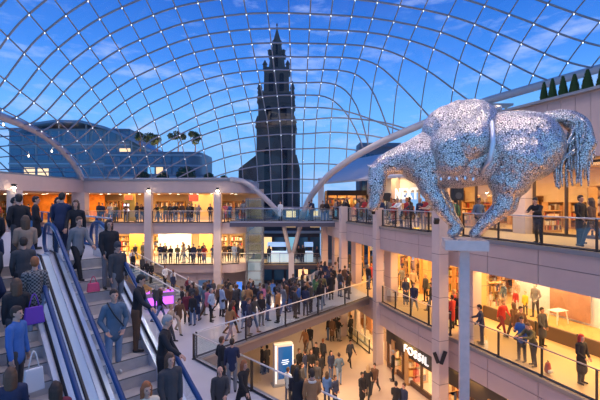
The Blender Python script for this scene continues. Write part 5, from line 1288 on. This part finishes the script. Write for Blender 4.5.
# stairs
a0_ = Vector((-15.2, 35.2, L1L)); 
for k in range(9):
    u = (k+.6)/9.6; n_ = (RP.random()-.5)*1.1; kk = math.floor(u*ns); zt = a0.z+d.z*(kk+1)/ns
    c = a0+dh*(ln*(kk+.5)/ns)+nn*n_; rnd(c.x, c.y, zt+.003, math.atan2(dh.x, -dh.y), 'people coming down the stairs from the left wing', ('stand', 'coat', 'stand_long', 'pocket'), ['black', 'red', 'navy', 'maroon', 'charcoal', 'brown', 'white'])
# --- right upper gallery, leaning on the rail
def railp(y, z, off, var, top, legs, hair, label=None, group=None, h=1.0, dr=0, hero=False, extra=''):
    p = Eoff(y, off); t = Enorm(y); rz = math.atan2(-t.x, t.y)+dr    # faces the void
    return person(p.x, p.y, z, rz, var, top, legs, hair, RP.choice((0, 1, 1, 2)), label, group, h, hero=hero, extra=extra)
g = 'people leaning along the upper gallery rail'
for y in (19.5, 20.1, 20.8, 21.4, 22.0, 22.7, 23.3, 23.9, 24.6, 26.3, 26.9, 27.5, 28.1, 28.8, 29.4, 30.1, 31.6, 32.4, 33.0, 33.9, 34.6, 35.3):
    p = railp(y+RP.uniform(-.1, .1), L2+.003, .62, RP.choice(('lean', 'lean_long', 'fold', 'coat', 'stand', 'phone')), RP.choice(['black', 'black', 'navy', 'charcoal', 'brown', 'grey', 'red', 'slate blue', 'beige', 'white']), RP.choice(LEGS), RP.choice(HAIRS), None, g, RP.uniform(.94, 1.04), RP.uniform(-.5, .5))
g = 'people strolling along the upper gallery'
for y in (20.3, 21.8, 23.1, 24.4, 26.7, 27.9, 29.3, 31.2, 32.9, 34.2):
    railp(y, L2+.003, RP.uniform(1.3, 3.2), RP.choice(('walk', 'walk_long', 'coat_long', 'stand')), RP.choice(TOPS), RP.choice(LEGS), RP.choice(HAIRS), None, g, RP.uniform(.95, 1.04), RP.choice((1.5, -1.5)))
railp(15.05, L2+.003, .6, 'lean', 'black', 'black', 'black', 'man in black jacket leaning on the upper rail with his arms together', None, 1.02, .25, True)
railp(18.1, L2+.003, .75, 'pocket', 'slate blue', 'black', 'black', 'person in slate blue by the upper rail beneath the horse', None, .98, 1.3, True)
railp(14.35, L2+.003, 1.8, 'coat', 'black', 'black', 'dark brown', 'person in long black coat walking behind the upper rail', None, 1.03, 1.5, True)
railp(13.55, L2+.003, 1.2, 'walk_long', 'brown', 'charcoal', 'brown', 'brown-haired person in brown turning beside the long black coat', None, 1.0, -1.4, True)
railp(13.2, L2+.003, 1.9, 'coat_long', 'charcoal', 'black', 'black', 'person in charcoal coat nearest the frame edge on the upper gallery', None, 1.0, 1.2, True)
# --- right middle gallery
for y, off, var, top, legs, hair, lab, dr, h in ((15.75, .62, 'phone', 'blue', 'charcoal', 'dark brown', 'man in blue top leaning at the middle gallery rail', .2, 1.03), (15.3, .66, 'lean', 'olive', 'charcoal', 'brown', 'man in dark jacket with yellow trim beside the blue top', -.1, 1.0),
      (13.75, .95, 'coat_long', 'black', 'black', 'red', 'person with red head covering and long black coat walking by the middle gallery rail', 1.5, .98), (17.65, .62, 'rail', 'navy', 'navy', 'black', 'person in navy leaning at the rail beside the statue column', -.8, 1.0),
      (18.4, 2.7, 'walk', 'red', 'maroon', 'brown', 'person in red walking past the golden pier', 1.5, .95), (17.6, 2.5, 'walk_long', 'brown', 'charcoal', 'brown', 'person in brown striding past the window display', -1.5, 1.0), (17.0, 2.1, 'walk', 'brown', 'black', 'dark brown', 'person in brown and black nearest behind the blue top', 1.4, 1.02), (16.6, 2.9, 'coat', 'charcoal', 'black', 'black', 'person in charcoal coat close to the dark display plinth', 1.5, .97)):
    railp(y, L1+.003, off, var, top, legs, hair, lab, None, h, dr, True)
g = 'people on the middle gallery between the two nearest pillars'
for y, off, top in ((19.75, .9, 'red'), (20.05, 1.5, 'black'), (20.5, .8, 'maroon'), (20.4, 1.6, 'red'), (22.6, .7, 'navy'), (22.6, 1.9, 'black'), (23.5, 2.5, 'olive'), (24.3, 1.2, 'navy'), (24.6, 2.8, 'charcoal'), (24.9, 1.7, 'white'), (21.3, 2.9, 'brown')):
    railp(y, L1+.003, off, RP.choice(('stand', 'coat', 'walk', 'coat_long', 'phone')), top, RP.choice(LEGS), RP.choice(HAIRS), None, g, RP.uniform(.95, 1.03), RP.uniform(-1.5, 1.5))
g = 'people on the far middle gallery'
for k in range(17):
    for _ in range(50):
        y = RP.uniform(26.6, 35.8); off = RP.uniform(.6, 3.2); p = Eoff(y, off)
        if ok(p.x, p.y, .7): break
    railp(y, L1+.003, off, RP.choice(('stand', 'coat', 'walk', 'coat_long', 'phone', 'walk_long')), RP.choice(TOPS), RP.choice(LEGS), RP.choice(HAIRS), None, g, RP.uniform(.95, 1.03), RP.uniform(-3, 3))
# --- left wing and bridges
def row(xs, y, z, group, vs, jit=.18, rz=0):
    for x in xs: rnd(x+RP.uniform(-jit, jit), y+RP.uniform(-.1, .45), z+.003, rz+RP.uniform(-.6, .6), group, vs)
LN = ('lean', 'lean_long', 'fold', 'coat', 'stand', 'phone', 'pocket')
row([-18.6, -18.1, -17.3, -16.9, -15.8, -15.1, -14.5], 36.5, L2L, 'people at the upper left wing rail beside the corner pillar', LN)
row([-13.1, -12.5, -12.0, -11.5, -10.9, -10.3, -9.8, -9.3, -8.2], 36.5, L2L, 'people at the upper left wing rail between the lamp pillars', LN)
row([-18.3, -16.2, -14.8, -13.5, -12.2, -10.7, -9.9], 38.6, L2L, 'people further back in the upper left wing', ('walk', 'stand', 'coat', 'walk_long'), .3)
row([-6.9, -6.5, -6.0], 36.9, L2L, 'people at the rounded end of the upper left wing', LN, .1)
row([-12.9, -12.2, -11.7, -11.2, -10.7, -10.2, -9.7, -9.2, -8.7, -8.1], 36.5, L1L, 'people along the rail of the middle left wing', LN, .12)
row([-15.9, -15.2, -14.5, -13.2, -11.4, -9.4], 38.4, L1L, 'people inside the middle left wing', ('walk', 'stand', 'coat', 'walk_long'), .3)
row([-7.1, -6.7, -6.2, -5.8], 37.3, L1L, 'people at the rounded end of the middle left wing', LN, .08)
row([-28.0, -25.5, -23.4, -22.0], 37.5, L2L, 'people in front of the orange restaurant wall', ('walk', 'stand', 'coat', 'walk_long'), .4)
row([-4.9, -1.9, .8, 1.2, 1.8, 2.4], 34.3, bz2, 'people on the upper bridge', LN, .2)
row([-5.9, -3.1, -.6, -.1, .4, 1.6], 40.2, bz1, 'people on the lower bridge', ('stand', 'walk', 'coat', 'stand_long'), .15)
# --- ground floor
g = 'people on the ground floor under the galleries'
for px, fy, var, top, legs in ((262, 374, 'stand', 'black', 'black'), (267, 373, 'coat', 'charcoal', 'black'), (350, 366, 'walk', 'charcoal', 'black'), (331, 380, 'stand_long', 'navy', 'denim'), (339, 385, 'pocket', 'slate blue', 'light denim'), (320, 383, 'coat', 'black', 'black'), (323, 366, 'stand', 'charcoal', 'black'),
      (311, 380, 'coat_long', 'black', 'black'), (305, 381, 'stand', 'navy', 'denim'), (299, 378, 'coat', 'black', 'black'), (310, 350, 'walk', 'black', 'grey'), (305, 353, 'walk_long', 'tan', 'brown'), (316, 372, 'stand', 'black', 'charcoal'), (375, 394, 'walk', 'brown', 'charcoal'), (368, 399, 'walk_long', 'black', 'black'), (362, 406, 'coat', 'black', 'black'),
      (393, 381, 'stand', 'black', 'black'), (396, 418, 'walk', 'black', 'black'), (404, 420, 'coat', 'navy', 'black'), (328, 340, 'stand', 'black', 'denim'), (332, 341, 'coat', 'brown', 'black'), (335, 338, 'stand_long', 'charcoal', 'black'), (339, 341, 'phone', 'black', 'grey'), (350, 336, 'coat', 'black', 'black'), (327, 406, 'stand_long', 'blue', 'navy'), (335, 409, 'pocket', 'navy', 'black'), (295, 392, 'hat', 'black', 'black'), (302, 396, 'coat', 'charcoal', 'black'), (317, 393, 'walk', 'charcoal', 'denim'), (288, 402, 'stand', 'pale blue', 'navy')):
    x, y = on(px, fy, 0); rnd_ = RP.uniform(0, 6.28) if var not in ('walk', 'walk_long') else RP.choice((.4, 2.8, -.6))
    person(x, y, .003, rnd_, var, top, legs, RP.choice(HAIRS), RP.choice((0, 1, 2)), None, g, RP.uniform(.95, 1.03))

# rucksack on the floor by the two friends
p = Eoff(14.65, .55); rt = empty('rucksack', (p.x, p.y, L1), .4, 'small red and white rucksack standing on the floor by the two leaning friends', 'bag')
bm = bmesh.new(); capsule_mesh(bm, (0, 0, .16), .15, (0, 0, .32), .12, 12, (1, .7)); me = bpy.data.meshes.new('bag_body'); bm.to_mesh(me); bm.free(); me.materials.append(cl('bag_red', (.45, .06, .05))); o = bpy.data.objects.new('bag_body', me); C.objects.link(o); o.parent = rt
bm = bmesh.new(); capsule_mesh(bm, (-.05, -.11, .13), .07, (.05, -.11, .13), .07, 10); me = bpy.data.meshes.new('bag_pocket'); bm.to_mesh(me); bm.free(); me.materials.append(cl('bag_cream', (.7, .66, .6))); o = bpy.data.objects.new('bag_pocket', me); C.objects.link(o); o.parent = rt
mb = MB(); mb.tube([(-.06, 0, .42), (0, 0, .5), (.06, 0, .42)], .012, 6); local(mb.build('bag_handle', dark, rt))
# mannequins in the window display
MS = mat('mannequin_skin', (.70, .62, .55), .5)
for k, (y, off, var, top, legs, lab, h) in enumerate(((20.5, .7, 'stand', 'slate blue', 'cream', 'mannequin in blue-grey with pale trousers, first in the window display', .8), (20.0, 1.1, 'coat', 'beige', 'cream', 'mannequin in a beige dress standing behind the first two', .95), (19.5, .5, 'stand', 'red', 'white', 'small mannequin in red and white in the window display', .7), (19.0, .6, 'stand', 'yellow', 'charcoal', 'small mannequin in yellow beside the tallest mannequin', .7), (18.5, .7, 'pocket', 'grey', 'charcoal', 'tallest mannequin, in grey with dark trousers, in the window display', 1.0))):
    p = Eoff(y, OFFW+off); o = person(p.x, p.y, L1+.503, math.atan2(-Enorm(y).x, Enorm(y).y), var, top, legs, 'fair', 0, lab, 'mannequins in the window display', h)
    o.name = 'mannequin'; o['category'] = 'mannequin'; setm(o, 0, MS)

# ---------------------------------------------------------------- labels of the people: look first, then their order along the place
POSEW = {'stand': 'standing', 'stand_long': 'long-haired standing', 'walk': 'walking', 'walk_long': 'long-haired walking', 'coat': 'standing in a long', 'coat_long': 'long-haired standing in a long', 'fold': 'standing with folded arms, in', 'phone': 'looking down at a phone, in', 'lean': 'leaning forward in', 'lean_long': 'long-haired leaning forward in', 'pocket': 'hands in pockets, in', 'hat': 'capped'}
ORD = ['first', 'second', 'third', 'fourth', 'fifth', 'sixth', 'seventh', 'eighth', 'ninth', 'tenth']
WHERE = {'people at the slanting glass balustrade': 'behind the slanting glass balustrade', 'people in the middle of the deck crowd': 'in the middle of the crowd', 'people at the back of the deck crowd': 'at the back of the crowd', 'people where the deck meets the middle gallery': 'where deck and gallery meet', 'people between the stairs and the crowd': 'between the stairs and crowd', 'people coming down the stairs from the left wing': 'on the stairs',
 'people leaning along the upper gallery rail': 'at the upper gallery rail', 'people strolling along the upper gallery': 'strolling on the upper gallery', 'people on the middle gallery between the two nearest pillars': 'on the middle gallery', 'people on the far middle gallery': 'on the far middle gallery', 'people at the upper left wing rail beside the corner pillar': 'by the broad corner pillar', 'people at the upper left wing rail between the lamp pillars': 'between the two lamp pillars',
 'people further back in the upper left wing': 'inside the upper left wing', 'people at the rounded end of the upper left wing': 'at the upper rounded end', 'people along the rail of the middle left wing': 'along the middle wing rail', 'people inside the middle left wing': 'inside the middle left wing', 'people at the rounded end of the middle left wing': 'at the middle rounded end', 'people in front of the orange restaurant wall': 'before the orange wall', 'people on the upper bridge': 'on the upper bridge', 'people on the lower bridge': 'on the lower bridge', 'people on the ground floor under the galleries': 'on the ground floor'}
by = {}
for rec in PEOPLE:
    o, var, top, legs, hair, lab, grp, hero = rec
    if lab: o['label'] = lab; continue
    garment = {'coat': 'coat', 'coat_long': 'coat'}.get(var, 'top')
    hw = {'long': 'long '}.get(var.split('_')[-1], '')
    key = (top, garment, hw+hair if var != 'hat' else 'cap', grp); by.setdefault(key, []).append(rec)
for (top, garment, hw, grp), L_ in by.items():
    L_.sort(key=lambda r: r[0].location.x/r[0].location.y)
    for i, r in enumerate(L_):
        o = r[0]; look = 'person in %s %s with %s' % (top, garment, (hw+' hair') if hw != 'cap' else 'a dark cap'); s = look+' '+WHERE[grp]
        if len(L_) > 1:
            legs_same = [q_ for q_ in L_ if q_[3] == r[3]]
            if len(legs_same) == 1: s = 'person in %s %s, %s trousers, %s %s' % (top, garment, r[3], (hw+' hair') if hw != 'cap' else 'dark cap', WHERE[grp])
            else: s = '%s from left, %s %s, %s %s' % (ORD[min(9, i)], top, garment, (hw+' hair') if hw != 'cap' else 'dark cap', WHERE[grp])
        o['label'] = s
